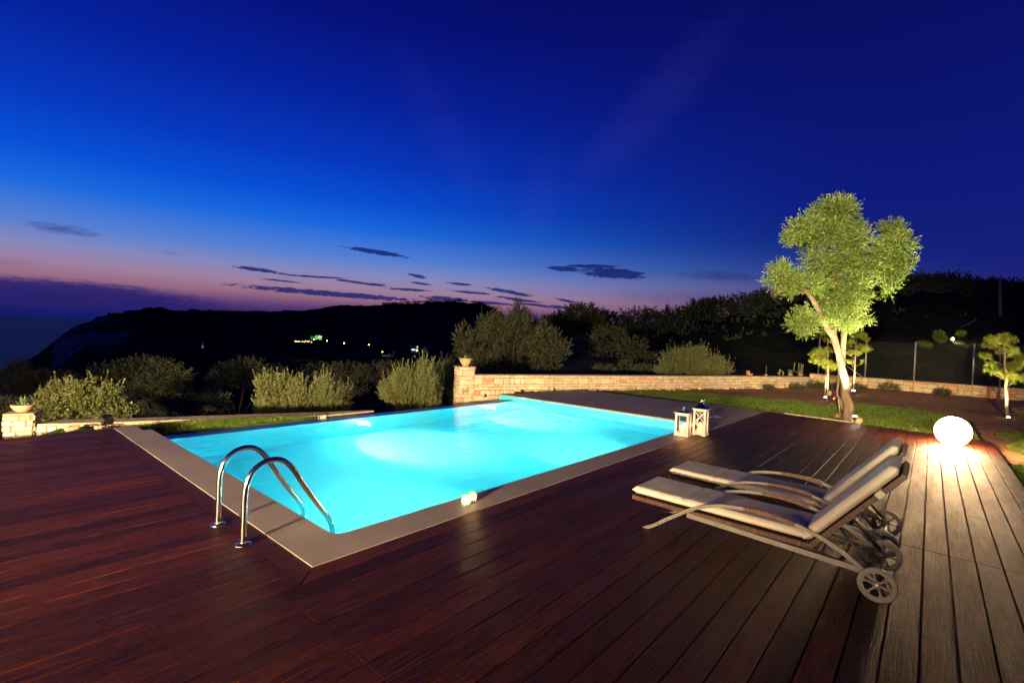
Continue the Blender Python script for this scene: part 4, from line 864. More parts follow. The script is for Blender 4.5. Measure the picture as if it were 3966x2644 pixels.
pc = np.array([*(c_:=((np.array([.585, 10.66])+np.array([.90, 10.54]))/2-nl*.155)), .132])
bowl = thing('planter_bowl', 'wide pale clay bowl on the left pillar', 'bowl', pc)
MB().lathe([(0, 0), (.06, 0), (.105, .035), (.135, .08), (.145, .118), (.138, .122), (.128, .105), (.0, .10)], pc, 32).build('bowl', M['sand_clay'], bowl, True)
mb = MB(); agave(mb, pc+np.array([0, 0, .105]), 15, .16, .014, 3); tag(mb.build('agave_plant', SUCC, origin=pc+np.array([0, 0, .1])), 'spiky green agave growing in the clay bowl on the left pillar', 'plant')
pc = np.array([*(RW[0]+dR*.27-nR*.19), .684])
pot = thing('plant_pot', 'flared clay pot with a ribbed band on the tall wall pillar', 'pot', pc)
MB().lathe([(0, 0), (.10, 0), (.125, .06), (.15, .10), (.168, .105), (.165, .12), (.19, .20), (.215, .215), (.222, .235), (.20, .24), (.185, .22), (0, .215)], pc, 32).build('pot', M['sand_clay'], pot, True)
mb = MB(); agave(mb, pc+np.array([0, 0, .20]), 6, .2, .02, 6, .25, 1.45); tag(mb.build('agave_plant', SUCC, origin=pc+np.array([0, 0, .2])), 'small sparse succulent in the flared pot on the tall pillar', 'plant')
kk = lambda a_, b_: (2850+a_/5.88, 1350+b_/5.88)
def onwall(a_, b_): p = at(*kk(a_, b_), .455); return p+np.array([*(-nR*.12), 0])
def pxm(p): return dist_of(p)/FPX/5.88
pp = onwall(370, 618); s_ = pxm(pp)
t_ = thing('broken_pot', 'broken orange terracotta pot lying on the long wall', 'pot', pp)
MB().lathe([(0, 0), (55*s_, 0), (82*s_, 52*s_), (76*s_, 54*s_), (0, 40*s_)], pp, 20).build('bowl', M['terracotta'], t_, True)
ax_ = np.array([[1, 0, 0], [0, 1, 0], [0, 0, 1.]]); th = np.linspace(2.3, 4.3, 8); cR = np.array([*CR[0][:2], 0]); cF = np.array([*CR[2][:2], 0]); V = []
for z_, r_ in ((30, 62), (80, 76), (112, 72)):
    for a_ in th: V.append(pp+cR*r_*s_*math.cos(a_)+cF*r_*s_*math.sin(a_)+np.array([0, 0, z_*s_]))
MB().add(V, [(r_*8+i, r_*8+i+1, r_*8+9+i, r_*8+8+i) for r_ in range(2) for i in range(7)]).build('shard', M['terracotta'], t_, True)
pp = onwall(745, 625); t_ = thing('plant_pot', 'small reddish pot with a thin stick upright in it', 'pot', pp); MB().lathe([(0, 0), (30*s_, 0), (42*s_, 38*s_), (36*s_, 40*s_), (0, 30*s_)], pp, 16).build('pot', M['terracotta'], t_, True); MB().tube([pp, pp+np.array([0, 0, 230*s_])], 8*s_, 8).build('stick', M['bark'], t_, True)
def cactus(pp, spec, label, seed):
    t_ = thing('cactus_plant', label, 'cactus', pp); mb_ = MB()
    for pts in spec:
        P_ = smooth_path([pp+cR*a_*s_+np.array([0, 0, b_*s_]) for a_, b_ in pts], 3); mb_.tube(P_, np.interp(np.linspace(0, 1, len(P_)), [0, .5, 1], [9*s_, 13*s_, 9*s_]), 8, wob=.08, seed=seed)
    mb_.build('stems', SUCC if False else M['cact'], t_, True); return t_
M['cact'] = mat('cactus_skin', (.20, .20, .06), (.28, .22, .10), .6, 0., 20)
cactus(onwall(1050, 610), [[(0, 0), (5, 60), (0, 110), (-22, 130)], [(0, 20), (-30, 50), (-40, 70)], [(5, 100), (15, 145)]], 'stubby cactus with rounded pads on the wall', 1)
cactus(onwall(1120, 610), [[(0, 0), (25, 30), (20, 60), (-10, 90), (0, 110)], [(-10, 90), (-28, 108)]], 'twisted small cactus beside the stubby one', 2)
def potplant(a_, b_, label, n, L, seed, tall):
    pp = onwall(a_, b_); t_ = thing('plant_pot', 'clay planter at the dim end of the wall, '+label[0], 'pot', pp); MB().lathe([(0, 0), (45*s_, 0), (60*s_, 60*s_), (0, 55*s_)], pp, 16).build('pot', M['terracotta'], t_, True)
    mb_ = MB(); agave(mb_, pp+np.array([0, 0, 55*s_]), n, L*s_, 12*s_, seed, .15, 1.2); o_ = mb_.build('aloe_plant', SUCC, origin=pp+np.array([0, 0, 55*s_])); tag(o_, label[1], 'plant')
    if tall:
        m2 = MB()
        for dx_, z1_, bend in tall: m2.tube(smooth_path([pp+np.array([0, 0, 60*s_]), pp+cR*bend*s_+np.array([0, 0, z1_*.4*s_]), pp+cR*dx_*s_+np.array([0, 0, z1_*s_])], 5), 7*s_, 6)
        m2.build('stems', M['cact'], o_)
potplant(1300, 625, ('nearer the cactus', 'spreading aloe in the planter nearer the cactus'), 14, 130, 4, None)
potplant(1530, 625, ('by the fence corner', 'aloe with tall bent stems in the planter by the fence corner'), 16, 130, 5, [(-150, 320, -160), (-50, 310, -40), (10, 300, 10), (60, 280, 30)])

# ------------------------------------------------------------------ floodlights aimed at the walls
def flood(base, tgt, power, label, s=1.):
    base = np.array(base, float); t_ = thing('floodlight', label, 'floodlight', base, 'floodlights aimed at the stone walls')
    d_ = np.array(tgt, float)-base; d_[2] = 0; d_ /= np.linalg.norm(d_); u_ = np.array([-d_[1], d_[0], 0]); dd = d_*.85+np.array([0, 0, .5]); dd /= np.linalg.norm(dd); vv_ = np.cross(dd, u_); c = base+np.array([0, 0, .10*s])
    MB().box(c, (.05*s, .15*s, .11*s), rot=np.array([dd, u_, vv_]).T, bev=.01).build('housing', M['black'], t_)
    MB().box(c+np.array([0, 0, .07*s])+dd*.02*s, (.07*s, .16*s, .006*s), rot=np.array([dd, u_, vv_]).T).build('visor', M['dark_metal'], t_)
    MB().tube([base, base+np.array([0, 0, .07*s])], .012*s, 8).build('stand', M['black'], t_); MB().box(base+np.array([0, 0, .005]), (.12*s, .12*s, .01), bev=.002).build('foot', M['black'], t_)
    lamp('floodlight_beam', 'SPOT', c+dd*.06*s, power, (1., .68, .34), .05, tgt, 150, .9); return t_
flood((1.60, 9.34, .003), (1.0, 10.55, -.05), 2, 'black floodlight at the corner of the left deck')
flood((12.3, 8.98, float(ground_z(12.3, 8.98))), (11.7, 9.8, .1), 12, 'small black floodlight beyond the concrete slab', .8)
wk = MB(); V, F_, C_ = leaves([(np.array([1.42, 10.1, -.33]), (.16, .14, .12))], 70, .06, .02, .1, 6, 91, up=1.); wk.add(V, F_, C_); tag(wk.build('weed_plant', GR_BRI, origin=(1.42, 10.1, -.5)), 'green weed growing at the foot of the low left wall', 'plant')
for i, (x, y, r_) in enumerate(((1.62, 9.95, .06), (1.3, 10.1, .07))):
    rock('rock', (x, y, float(ground_z(x, y))+.03), (r_*1.4, r_, r_*.6), ('loose pale stone at the foot of the left wall by the floodlight', 'loose stone at the foot of the left wall near the weed')[i], 'rock', None, 20+i)

# ------------------------------------------------------------------ globe lamp
gc = np.array([12.05, -.36, .262]); g_ = thing('globe_lamp', 'glowing white ball lamp on the far end of the deck', 'lamp', (gc[0], gc[1], 0))
th = np.linspace(-math.pi/2+.12, math.pi/2, 28)
M['globe'] = emit('glowing_globe', (1., .62, .30), 230)
MB().lathe([(.26*math.cos(a_), .26*math.sin(a_)) for a_ in th], gc, 48).build('globe', M['globe'], g_, True)
MB().lathe([(0, .0), (.07, 0), (.07, .012), (.05, .02)], (gc[0], gc[1], 0), 24).build('base', M['white_wood'], g_, True)

# ------------------------------------------------------------------ lanterns
M['flame'] = emit('candle_flame', (1., .75, .35), 30)
def lantern(corner, size, h, rz, kind, label):
    """corner: nearest foot corner; rz turns the lantern"""
    cx, cy = corner; w_, d_ = size; ca, sa = math.cos(rz), math.sin(rz)
    T = lambda x, y, z: (cx+x*ca-y*sa, cy+x*sa+y*ca, z)
    ctr = T(w_/2, d_/2, 0); t_ = thing('lantern', label, 'lantern', ctr)
    R3 = np.array([[ca, -sa, 0], [sa, ca, 0], [0, 0, 1]])
    def bx(m_, c, dim, bev=.002): m_.box(T(*c), dim, rot=R3, bev=bev)
    fr_ = MB(); p = .032; zb_ = .035
    for x, y in ((p/2+.008, p/2+.008), (w_-p/2-.008, p/2+.008), (w_-p/2-.008, d_-p/2-.008), (p/2+.008, d_-p/2-.008)): bx(fr_, (x, y, (zb_+h)/2), (p, p, h-zb_))
    for z in (zb_+.012, h-.018):
        hh = .024 if z < .1 else .036
        for y in (p/2+.008, d_-p/2-.008): bx(fr_, (w_/2, y, z), (w_-2*p-.016, p*.8, hh))
        for x in (p/2+.008, w_-p/2-.008): bx(fr_, (x, d_/2, z), (p*.8, d_-2*p-.016, hh))
    fr_.build('frame', M['white_wood'], t_)
    bs = MB(); bx(bs, (w_/2, d_/2, zb_-.010), (w_+.012, d_+.012, .02))
    if kind:
        for x in (.03, w_-.03):
            for y in (.03, d_-.03): bx(bs, (x, y, .0125), (.06, .06, .024))
    else: bx(bs, (w_/2, d_/2, .0125), (w_, d_, .024))
    bs.build('base', M['white_wood'], t_)
    if kind:
        cr = MB()
        for face in range(4):
            if face < 2:
                y = p/2+.008 if face == 0 else d_-p/2-.008
                for a_, b_ in (((p, zb_+.03), (w_-p, h*.5)), ((w_-p, zb_+.03), (p, h*.5)), ((p, h*.5), (w_-p, h-.04)), ((w_-p, h*.5), (p, h-.04))): cr.bar(T(a_[0], y, a_[1]), T(b_[0], y, b_[1]), .010, .012)
            else:
                x = p/2+.008 if face == 2 else w_-p/2-.008
                for a_, b_ in (((p, zb_+.03), (d_-p, h*.5)), ((d_-p, zb_+.03), (p, h*.5)), ((p, h*.5), (d_-p, h-.04)), ((d_-p, h*.5), (p, h-.04))): cr.bar(T(x, a_[0], a_[1]), T(x, b_[0], b_[1]), .010, .012)
        cr.build('lattice', M['white_wood'], t_)
    gm = MB()
    for y in (p/2+.02, d_-p/2-.02): bx(gm, (w_/2, y, (zb_+h)/2), (w_-2*p, .002, h-zb_-.08), 0)
    for x in (p/2+.02, w_-p/2-.02): bx(gm, (x, d_/2, (zb_+h)/2), (.002, d_-2*p, h-zb_-.08), 0)
    gm.build('glass', M['glass'], t_)
    rm = MB(); bx(rm, (w_/2, d_/2, h+.006), (w_+.03, d_+.03, .014)); rm.build('top_board', M['white_wood'], t_)
    rf = MB(); c0 = np.array([w_/2, d_/2]); lv = ((1.0, .014), (.8, .028), (.5, .055), (.32, .085), (.2, .12)) if kind else ((.9, .014), (.7, .026), (.4, .042), (.18, .05))
    V = []
    for k_, z in lv:
        for sx, sy in ((-1, -1), (1, -1), (1, 1), (-1, 1)): V.append(T(c0[0]+sx*k_*(w_/2+.008), c0[1]+sy*k_*(d_/2+.008), h+z))
    n_ = len(lv); rf.add(V, [(r_*4+i, r_*4+(i+1) % 4, r_*4+4+(i+1) % 4, r_*4+4+i) for r_ in range(n_-1) for i in range(4)]+[(n_*4-4, n_*4-3, n_*4-2, n_*4-1)])
    r_o = rf.build('roof', M['steel_blue'], t_)
    zt_ = h+lv[-1][1]; hd = MB(); cx_ = T(w_/2, d_/2, zt_)
    hd.lathe([(.028, 0), (.028, .02), (.02, .025), (.02, .05), (.024, .055), (0, .06)], cx_, 16); hd.build('finial', M['steel'], t_, True)
    hr = MB(); th_ = np.linspace(0, 2*math.pi, 21)
    if kind: hr.tube([np.array(T(w_/2+.03+.05*(1-math.cos(a_)), d_/2-.02-.02*math.sin(a_), zt_+.04-.055*(1-math.cos(a_))*.8+.02*math.sin(a_))) for a_ in th_], .004, 8, cap=False)
    else: hr.tube([np.array(T(w_/2-.06*(1-math.cos(a_)), d_/2+.035*math.sin(a_), zt_+.045+.006*math.sin(a_))) for a_ in th_], .004, 8, cap=False)
    hr.build('handle', M['steel'], t_, True)
    cb = T(w_/2, d_/2, zb_); ch = .13 if not kind else .155
    cd = MB(); cd.lathe([(0, 0), (.043, 0), (.044, ch), (.038, ch+.002), (.032, ch-.01), (0, ch-.012)], (cb[0], cb[1], zb_), 24)
    co = tag(cd.build('candle', M['wax'], origin=(cb[0], cb[1], zb_), smooth=True), 'thick yellow candle burning inside the '+('taller' if kind else 'shorter')+' white lantern', 'candle')
    fo = MB(); fo.lathe([(0, 0), (.007, .008), (.006, .02), (0, .038)], (cb[0], cb[1], zb_+ch), 10); fo.build('flame', M['flame'], co, True)
    lamp('candle_light', 'POINT', (cb[0], cb[1], zb_+ch+.03), 8., (1., .45, .15), .008)
    return t_
M['steel_blue'] = mat('polished_roof_metal', (.45, .46, .5), (.4, .41, .45), .12, 1., 10)
lantern((8.567, 3.185), (.225, .25), .405, .12, 0, 'shorter white wooden lantern with clear panes on the pool edge')
lantern((8.905, 3.005), (.235, .235), .475, .10, 1, 'taller white lantern with crossed lattice panes and a curved metal roof')

# ------------------------------------------------------------------ tealight holders
def tealight(x, y, label):
    t_ = thing('tealight_holder', label, 'candle holder', (x, y, .006), 'pair of tealight holders on the pool edge')
    r_, h = .044, .092; n = 48; mo = MB(); lit = MB(); rows = 12
    def pt(i, z, rr_=r_): a_ = 2*math.pi*i/n; return (x+rr_*math.cos(a_), y+rr_*math.sin(a_), .006+z)
    for j in range(rows):
        for i in range(n):
            z0_, z1_ = h*j/rows, h*(j+1)/rows; u_ = (i % 12)-5.5; vv_ = (j-7.5)*1.1; rr_ = math.hypot(u_, vv_); a_ = math.atan2(vv_, u_)
            hole = j >= 4 and j < rows-1 and (rr_ < 1.3 or (2. < rr_ < 4.6 and math.cos(a_*8) > -.1) or (rr_ > 5.3 and (i+j) % 2 == 0)) or (j == 2 and i % 4 == 0)
            if not hole: mo.add([pt(i, z0_), pt(i+1, z0_), pt(i+1, z1_), pt(i, z1_)], [(0, 1, 2, 3)])
    mo.add([pt(i, .001) for i in range(n)], [tuple(range(n))]); mo.lathe([(r_, h), (r_+.0015, h+.001), (r_+.0015, h-.003), (r_, h-.004)], (x, y, .006), n)
    mo.build('pierced_shell', M['teal'], t_)
    MB().lathe([(0, .004), (r_-.004, .004), (r_-.0035, h-.003)], (x, y, .006), 32).build('glass_liner', M['frost'], t_, True)
    cn = MB(); cn.lathe([(0, .006), (.02, .006), (.02, .024), (0, .024)], (x, y, .006), 16); co = cn.build('tealight', M['wax'], t_)
    fl = MB(); fl.lathe([(0, .0), (.005, .006), (0, .026)], (x, y, .034), 8); fl.build('flame', M['flame'], co)
    lamp('tealight_light', 'POINT', (x, y, .055), 2.6, (1., .58, .24), .012)
M['teal'] = mat('teal_metal', (.02, .13, .11), (.03, .15, .10), .4, .3, 40)
mf = bpy.data.materials.new('frosted_glass'); mf.use_nodes = True; N = NT(mf.node_tree); N.n.clear()
a1 = N.node('ShaderNodeBsdfTransparent'); a2 = N.node('ShaderNodeBsdfTranslucent'); a2.inputs[0].default_value = (.9, .9, .85, 1); a3 = N.node('ShaderNodeMixShader'); a3.inputs[0].default_value = .5; o = N.node('ShaderNodeOutputMaterial')
N.link(a1.outputs[0], a3.inputs[1]); N.link(a2.outputs[0], a3.inputs[2]); N.link(a3.outputs[0], o.inputs[0]); M['frost'] = mf
tealight(3.298, 3.34, 'pierced teal tealight holder nearer the ladder, glowing')
tealight(3.412, 3.372, 'pierced teal tealight holder farther from the ladder, glowing')

# ------------------------------------------------------------------ sun loungers
def lounger():
    X0_ = 4.09; X1_ = 4.64; k = X0_/4.03
    root = thing('sun_lounger', 'wheeled sun lounger with cream cushion, the nearer of the two', 'sun lounger', (4.36, 1.0, 0), 'two wheeled sun loungers on the deck')
    sc_ = lambda y, z: (y*k, 1.65-(1.65-z)*k)
    arcp = [(1.86, .01), (1.75, .075), (1.65, .150), (1.545, .222), (1.47, .275), (1.385, .322), (1.282, .360), (1.181, .386), (1.046, .401), (.898, .404), (.765, .392), (.696, .379), (.596, .355), (.532, .333), (.437, .288), (.375, .252), (.292, .196), (.225, .135), (.205, .112)]
    def path2(x, pts): return smooth_path([(x, *sc_(y, z)) for y, z in pts], 3)
    def flatbar(m_, P_, wy, wx):
        P_ = np.array(P_); T_ = np.gradient(P_, axis=0); T_ /= np.linalg.norm(T_, axis=1)[:, None]; X_ = np.array([1., 0, 0]); Nn = np.cross(T_, X_); V = []
        for p, n2 in zip(P_, Nn):
            for a_, b_ in ((-1, -1), (1, -1), (1, 1), (-1, 1)): V.append(p+X_*wx/2*a_+n2*wy/2*b_)
        n_ = len(P_); m_.add(V, [(i*4+j, i*4+(j+1) % 4, i*4+4+(j+1) % 4, i*4+4+j) for i in range(n_-1) for j in range(4)]+[(3, 2, 1, 0), (n_*4-4, n_*4-3, n_*4-2, n_*4-1)])
    for x, sx in ((X0_, -1), (X1_, 1)):
        m_ = MB(); P_ = path2(x, arcp); flatbar(m_, P_, .027, .015); ar = m_.build('arm_bar', M['alu'], root)
        for i in (4, 6): MB().lathe([(0, 0), (.007, 0), (.007, .004), (0, .005)], P_[i]+np.array([sx*.015, 0, 0]), 8, ax=np.array([[0, 0, sx], [0, 1, 0], [1, 0, 0]])).build('bolt', M['steel'], ar)
        # wicker wrap on the arm
        mw_ = MB(); S_ = [p for p in P_ if sc_(.69, 0)[0] <= p[1] <= sc_(1.055, 0)[0]]; S_ = np.array(S_); tt = np.linspace(0, len(S_)-1, 44); S2 = np.stack([np.interp(tt, range(len(S_)), S_[:, i]) for i in range(3)], 1)
        for i in range(43):
            c = (S2[i]+S2[i+1])/2; dd = S2[i+1]-S2[i]; mw_.bar(S2[i]+dd*.06, S2[i+1]-dd*.06, .024, .038, up=(0, 0, 1), col=np.array([1, 1, 1])*rng.uniform(.5, 1.5), bev=.004)
        mw_.build('arm_wrap', M['wicker'], ar)
        m_ = MB(); a_ = sc_(1.475, .236); b_ = sc_(.30, .188); m_.bar((x, *a_), (x, *b_), .020, .042, up=(0, 0, 1), bev=.003); m_.build('side_rail', M['alu'], root)
        m_ = MB(); a_ = sc_(.43, .42); b_ = sc_(.235, .19); m_.tube([(x-sx*.05, *a_), (x-sx*.02, *b_)], .010, 10); m_.build('strut', M['dark_metal'], root, True)
        # toothed rack for the backrest
        m_ = MB(); a_ = np.array(sc_(.62, .20)); b_ = np.array(sc_(.22, .15))
        for i in range(9):
            p = a_+(b_-a_)*i/8; m_.lathe([(.014, -.004), (.022, -.004), (.022, .004), (.014, .004), (.014, -.004)], (x-sx*.045, *p), 12, ax=np.array([[0, 0, 1], [0, 1, 0], [-1, 0, 0]]))
        m_.bar((x-sx*.045, *(a_+[0, .024])), (x-sx*.045, *(b_+[0, .024])), .008, .01); m_.build('rack', M['dark_metal'], root)
        # wheel
        wc = np.array([x+sx*.045, *sc_(.205, .108)]); wc[2] = .112; A = np.array([[0, 0, 1], [0, 1, 0], [-1, 0, 0]]).astype(float)
        wh = MB().lathe([(.012, -.016), (.022, -.016), (.022, .016), (.012, .016), (.012, -.016)], wc, 20, ax=A).build('wheel', M['rubber'], root, True)
        MB().lathe([(.092, -.012), (.104, -.014), (.112, -.010), (.112, .010), (.104, .014), (.092, .012), (.092, -.012)], wc, 40, ax=A).build('tyre', M['rubber'], wh, True)
        MB().lathe([(.078, -.008), (.092, -.008), (.092, .008), (.078, .008), (.078, -.008)], wc, 40, ax=A).build('rim', M['rubber'], wh)
        m_ = MB()
        for i in range(6):
            a_ = i*math.pi/3+.2; d_ = np.array([0, math.cos(a_), math.sin(a_)]); m_.bar(wc+d_*.018, wc+d_*.082, .010, .012, up=(1, 0, 0))
            e_ = np.array([0, -math.sin(a_), math.cos(a_)]); m_.bar(wc+d_*.076+e_*.012, wc+d_*.066, .008, .006, up=(1, 0, 0)); m_.bar(wc+d_*.076-e_*.012, wc+d_*.066, .008, .006, up=(1, 0, 0))
        m_.build('spokes', M['rubber'], wh)
        MB().lathe([(0, .018), (.008, .018), (.011, .016), (.011, 0)], wc+np.array([sx*.0, 0, 0]), 14, ax=A*sx if sx < 0 else np.array([[0, 0, 1], [0, 1, 0], [-1, 0, 0]])).build('hub_cap', M['brass'], wh, True)
    wy, wz = sc_(.205, .108); MB().tube([(X0_-.05, wy, .112), (X1_+.05, wy, .112)], .009, 10).build('axle', M['dark_metal'], root, True)
    for y, z in ((.42, .195), (1.3, .235)): 
        a_ = sc_(y, z); MB().tube([(X0_, *a_), (X1_, *a_)], .012, 10).build('cross_bar', M['dark_metal'], root, True)
    # wicker base: seat panel and backrest panel with ribbed edges
    def panel(a_, b_, x0, x1, th_, name, ribs):
        a_ = np.array(sc_(*a_)); b_ = np.array(sc_(*b_)); L = np.linalg.norm(b_-a_); d_ = (b_-a_)/L; n2 = np.array([-d_[1], d_[0]]); n2 = n2 if n2[1] > 0 else -n2
        m_ = MB(); mid = (a_+b_)/2-n2*th_/2; D3 = np.array([0, *d_]); N3 = np.array([0, *n2])
        m_.box(((x0+x1)/2, *mid), (x1-x0-.012, L-.012, th_-.010), rot=np.array([[1, 0, 0], D3, N3]).T if True else None, col=(.5, .5, .5))
        nr = int(L/ribs); pts_ = []
        for i in range(nr):
            s_ = (i+.5)/nr*L; p = a_+d_*s_-n2*th_/2
            for x in (x0, x1): m_.box((x, *p), (.014, ribs*.7, th_), rot=np.array([[1, 0, 0], D3, N3]).T, bev=.003, col=np.array([1, 1, 1])*rng.uniform(.6, 1.35))
        nx_ = int((x1-x0)/ribs)
        for i in range(nx_):
            x = x0+(i+.5)/nx_*(x1-x0)
            for e in (a_, b_): p = e-n2*th_/2; m_.box((x, *p), (ribs*.78, .014, th_), rot=np.array([[1, 0, 0], D3, N3]).T, bev=.003, col=np.array([1, 1, 1])*rng.uniform(.6, 1.35))
        m_.build(name, M['wicker'], root); return a_, b_, d_, n2
    panel((1.965, .283), (.62, .272), X0_+.0, X1_, .038, 'seat_panel', .011)
    A_, B_, D_, N_ = panel((.615, .262), (.112, .868), X0_+.0, X1_, .036, 'backrest_panel', .013)
    # cushions
    def cushion(a_, b_, x0, x1, th_, name, seed, nu=40, nv=90, lift=0., sag=0.):
        a_ = np.array(a_); b_ = np.array(b_); L = np.linalg.norm(b_-a_); d_ = (b_-a_)/L; n2 = np.array([-d_[1], d_[0]]); n2 = n2 if n2[1] > 0 else -n2; rg_ = np.random.default_rng(seed)
        u_ = np.linspace(-1, 1, nu); w_ = np.linspace(-1, 1, nv); U, Wv = np.meshgrid(u_, w_, indexing='ij')
        xs = (x0+x1)/2+np.sign(U)*np.abs(np.sin(U*math.pi/2))*(x1-x0)/2; ss = L/2+np.sign(Wv)*np.abs(np.sin(Wv*math.pi/2))*L/2
        ru = (1-np.abs(np.sin(U*math.pi/2))); rw = (1-np.abs(np.sin(Wv*math.pi/2)))
        prof_ = np.clip(ru*(x1-x0)/2/.035, 0, 1)**.5*np.clip(rw*L/2/.035, 0, 1)**.5
        ph = rg_.uniform(0, 6, 8); fold = np.zeros_like(xs)
        for i in range(9):
            fx, fs = rg_.normal(0, 14), rg_.normal(0, 18); fold += np.sin(xs*fx+ss*fs+ph[i % 8])*rg_.uniform(.3, 1)/5
        edge_w = np.exp(-ru*(x1-x0)/2/.05)+.9*np.exp(-rw*L/2/.10)
        fold2 = np.sin(ss*95+3*np.sin(xs*30)+ph[0])*edge_w*.35+np.sin(xs*110+2*np.sin(ss*20))*np.exp(-rw*L/2/.08)*.4
        crease = -.010*np.exp(-((ss-L*.335)/.008)**2)*(name == 'seat_cushion')
        top = th_/2+prof_*th_/2*1.0+(fold*.0028+fold2*.003)*prof_+crease*prof_+sag*prof_*np.clip(1-(2*U*.8)**2, 0, 1)*.0
        bot = th_/2-prof_*th_/2*.96
        def P3(h): return np.stack([xs, a_[0]+d_[0]*ss+n2[0]*h, a_[1]+d_[1]*ss+n2[1]*h], -1).reshape(-1, 3)
        ii_, jj_ = np.meshgrid(np.arange(nu-1), np.arange(nv-1), indexing='ij'); q_ = np.stack([ii_*nv+jj_, (ii_+1)*nv+jj_, (ii_+1)*nv+jj_+1, ii_*nv+jj_+1], -1).reshape(-1, 4)
        m_ = MB(); m_.add(P3(top), q_); m_.add(P3(bot), q_[:, ::-1]); return m_.build(name, M['cushion'], root, True)
    cushion(np.array(sc_(1.985, .292)), np.array(sc_(.63, .28)), X0_+.012, X1_-.012, .066, 'seat_cushion', 3)
    cushion(A_+N_*.004+D_*.0, B_+N_*.004+D_*.012, X0_+.012, X1_-.012, .072, 'back_cushion', 5, nv=60)
    m_ = MB(); p = A_+D_*np.linalg.norm(B_-A_)*.765+N_*.0; m_.box(((X0_+X1_)/2, *(p+N_*.0-N_*.02)), (X1_-X0_+.022, .055, .046), rot=np.array([[1, 0, 0], [0, *D_], [0, *N_]]).T, bev=.004); m_.build('cushion_strap', M['cushion'], root)
    return root
L1 = lounger()
dup(L1, (.90, .035, 0), 'wheeled sun lounger with cream cushion, the one nearer the pool')

# ------------------------------------------------------------------ sea, headland, village
mb = MB(); S_ = 60000.; mb.add([(-S_, -S_, -150), (S_, -S_, -150), (S_, S_, -150), (-S_, S_, -150)], [(0, 1, 2, 3)]); struct(mb.build('sea', M['sea']))
hs = np.array([(-700, 900), (-60, 880), (0, 850), (70, 822), (100, 800), (130, 778), (165, 752), (190, 742), (207, 738), (225, 725), (300, 712), (330, 706), (365, 703), (400, 711), (430, 712), (440, 709), (520, 712), (600, 713), (700, 712), (740, 704), (780, 700), (870, 699), (900, 697), (960, 694), (1000, 692), (1060, 691), (1110, 697), (1140, 709), (1160, 724), (1200, 736), (1300, 742), (1600, 750), (2400, 760), (3200, 770)], float)
xs = np.unique(np.concatenate([np.linspace(-700, -60, 12), np.linspace(-60, 1300, 260), np.linspace(1300, 3200, 30)])); rs = np.concatenate([np.linspace(90, 600, 14), np.linspace(650, 2600, 44), [2900, 3400]]); V = []; C_ = []
rg = np.random.default_rng(2); bump = np.convolve(rg.normal(0, 1, len(xs)+4), np.ones(2)/2, 'same')[:len(xs)]
for i, x in enumerate(xs):
    y = np.interp(x, hs[:, 0], hs[:, 1]); d_ = ray(x*v, y*v); hl = math.hypot(d_[0], d_[1]); Rr = np.interp(x, [-60, 165, 600, 1100, 1300], [1650, 1750, 2300, 2500, 2600]); ux, uy = d_[0]/hl, d_[1]/hl
    zr = CAMH+Rr*d_[2]/hl+bump[i]*1.6; fl = np.interp(x, [-700, -60, 60, 200, 700, 1300, 3200], [-170, -165, -160, -70, -60, -55, -30]); 
    for r_ in rs:
        if r_ < Rr:
            t_ = (r_-90)/(Rr-90); near = np.interp(r_, [90, 300, 900, Rr], [-14, -30, fl, fl]); near = max(near, -170) if x > 60 else np.interp(r_, [90, 260, 600], [-14, -60, -170]); k_ = max(0, (t_-.5)/.5)**1.6; z = near*(1-k_)+zr*k_
            z += (rg.normal(0, 1.6)+7*math.sin(r_*.006+x*.01)*math.sin(x*.03))*(k_ < .96)*min(1, r_/600)*(x > 60)
            z = min(z, CAMH+(zr-CAMH)*r_/Rr-.5) if zr-CAMH < 0 else z
        else: z = zr-(r_-Rr)*.25
        V.append((ux*r_, uy*r_, z)); C_.append((float(120 < x < 300 and .72 < (r_/Rr) < .99), 0, 0))
n1, n2_ = len(xs), len(rs); ii, jj = np.meshgrid(np.arange(n1-1), np.arange(n2_-1), indexing='ij'); F = np.stack([ii*n2_+jj, ii*n2_+jj+1, (ii+1)*n2_+jj+1, (ii+1)*n2_+jj], -1).reshape(-1, 4)
def hillmat():
    m_ = bpy.data.materials.new('hill_scrub'); m_.use_nodes = True; N = NT(m_.node_tree); N.n.clear()
    b = N.node('ShaderNodeBsdfPrincipled'); o = N.node('ShaderNodeOutputMaterial'); N.link(b.outputs[0], o.inputs[0]); t = N.node('ShaderNodeTexCoord').outputs['Object']
    a = N.node('ShaderNodeVertexColor', layer_name='Col'); s_ = N.node('ShaderNodeSeparateColor'); N.link(a.outputs[0], s_.inputs[0])
    g = N.mix(N.step(N.noise(t, .012, 7, .7), .35, .65), (.018, .022, .015, 1), (.055, .055, .044, 1))
    f = N.math('MULTIPLY', s_.outputs[0], N.step(N.noise(t, .006, 6, .65), .42, .6))
    N.put(b.inputs['Base Color'], N.mix(f, g, (.30, .25, .22, 1))); b.inputs['Roughness'].default_value = 1.; b.inputs['Specular IOR Level'].default_value = 0.; return m_
mb = MB(); mb.add(V, F, C_); struct(mb.build('headland', hillmat(), smooth=True))
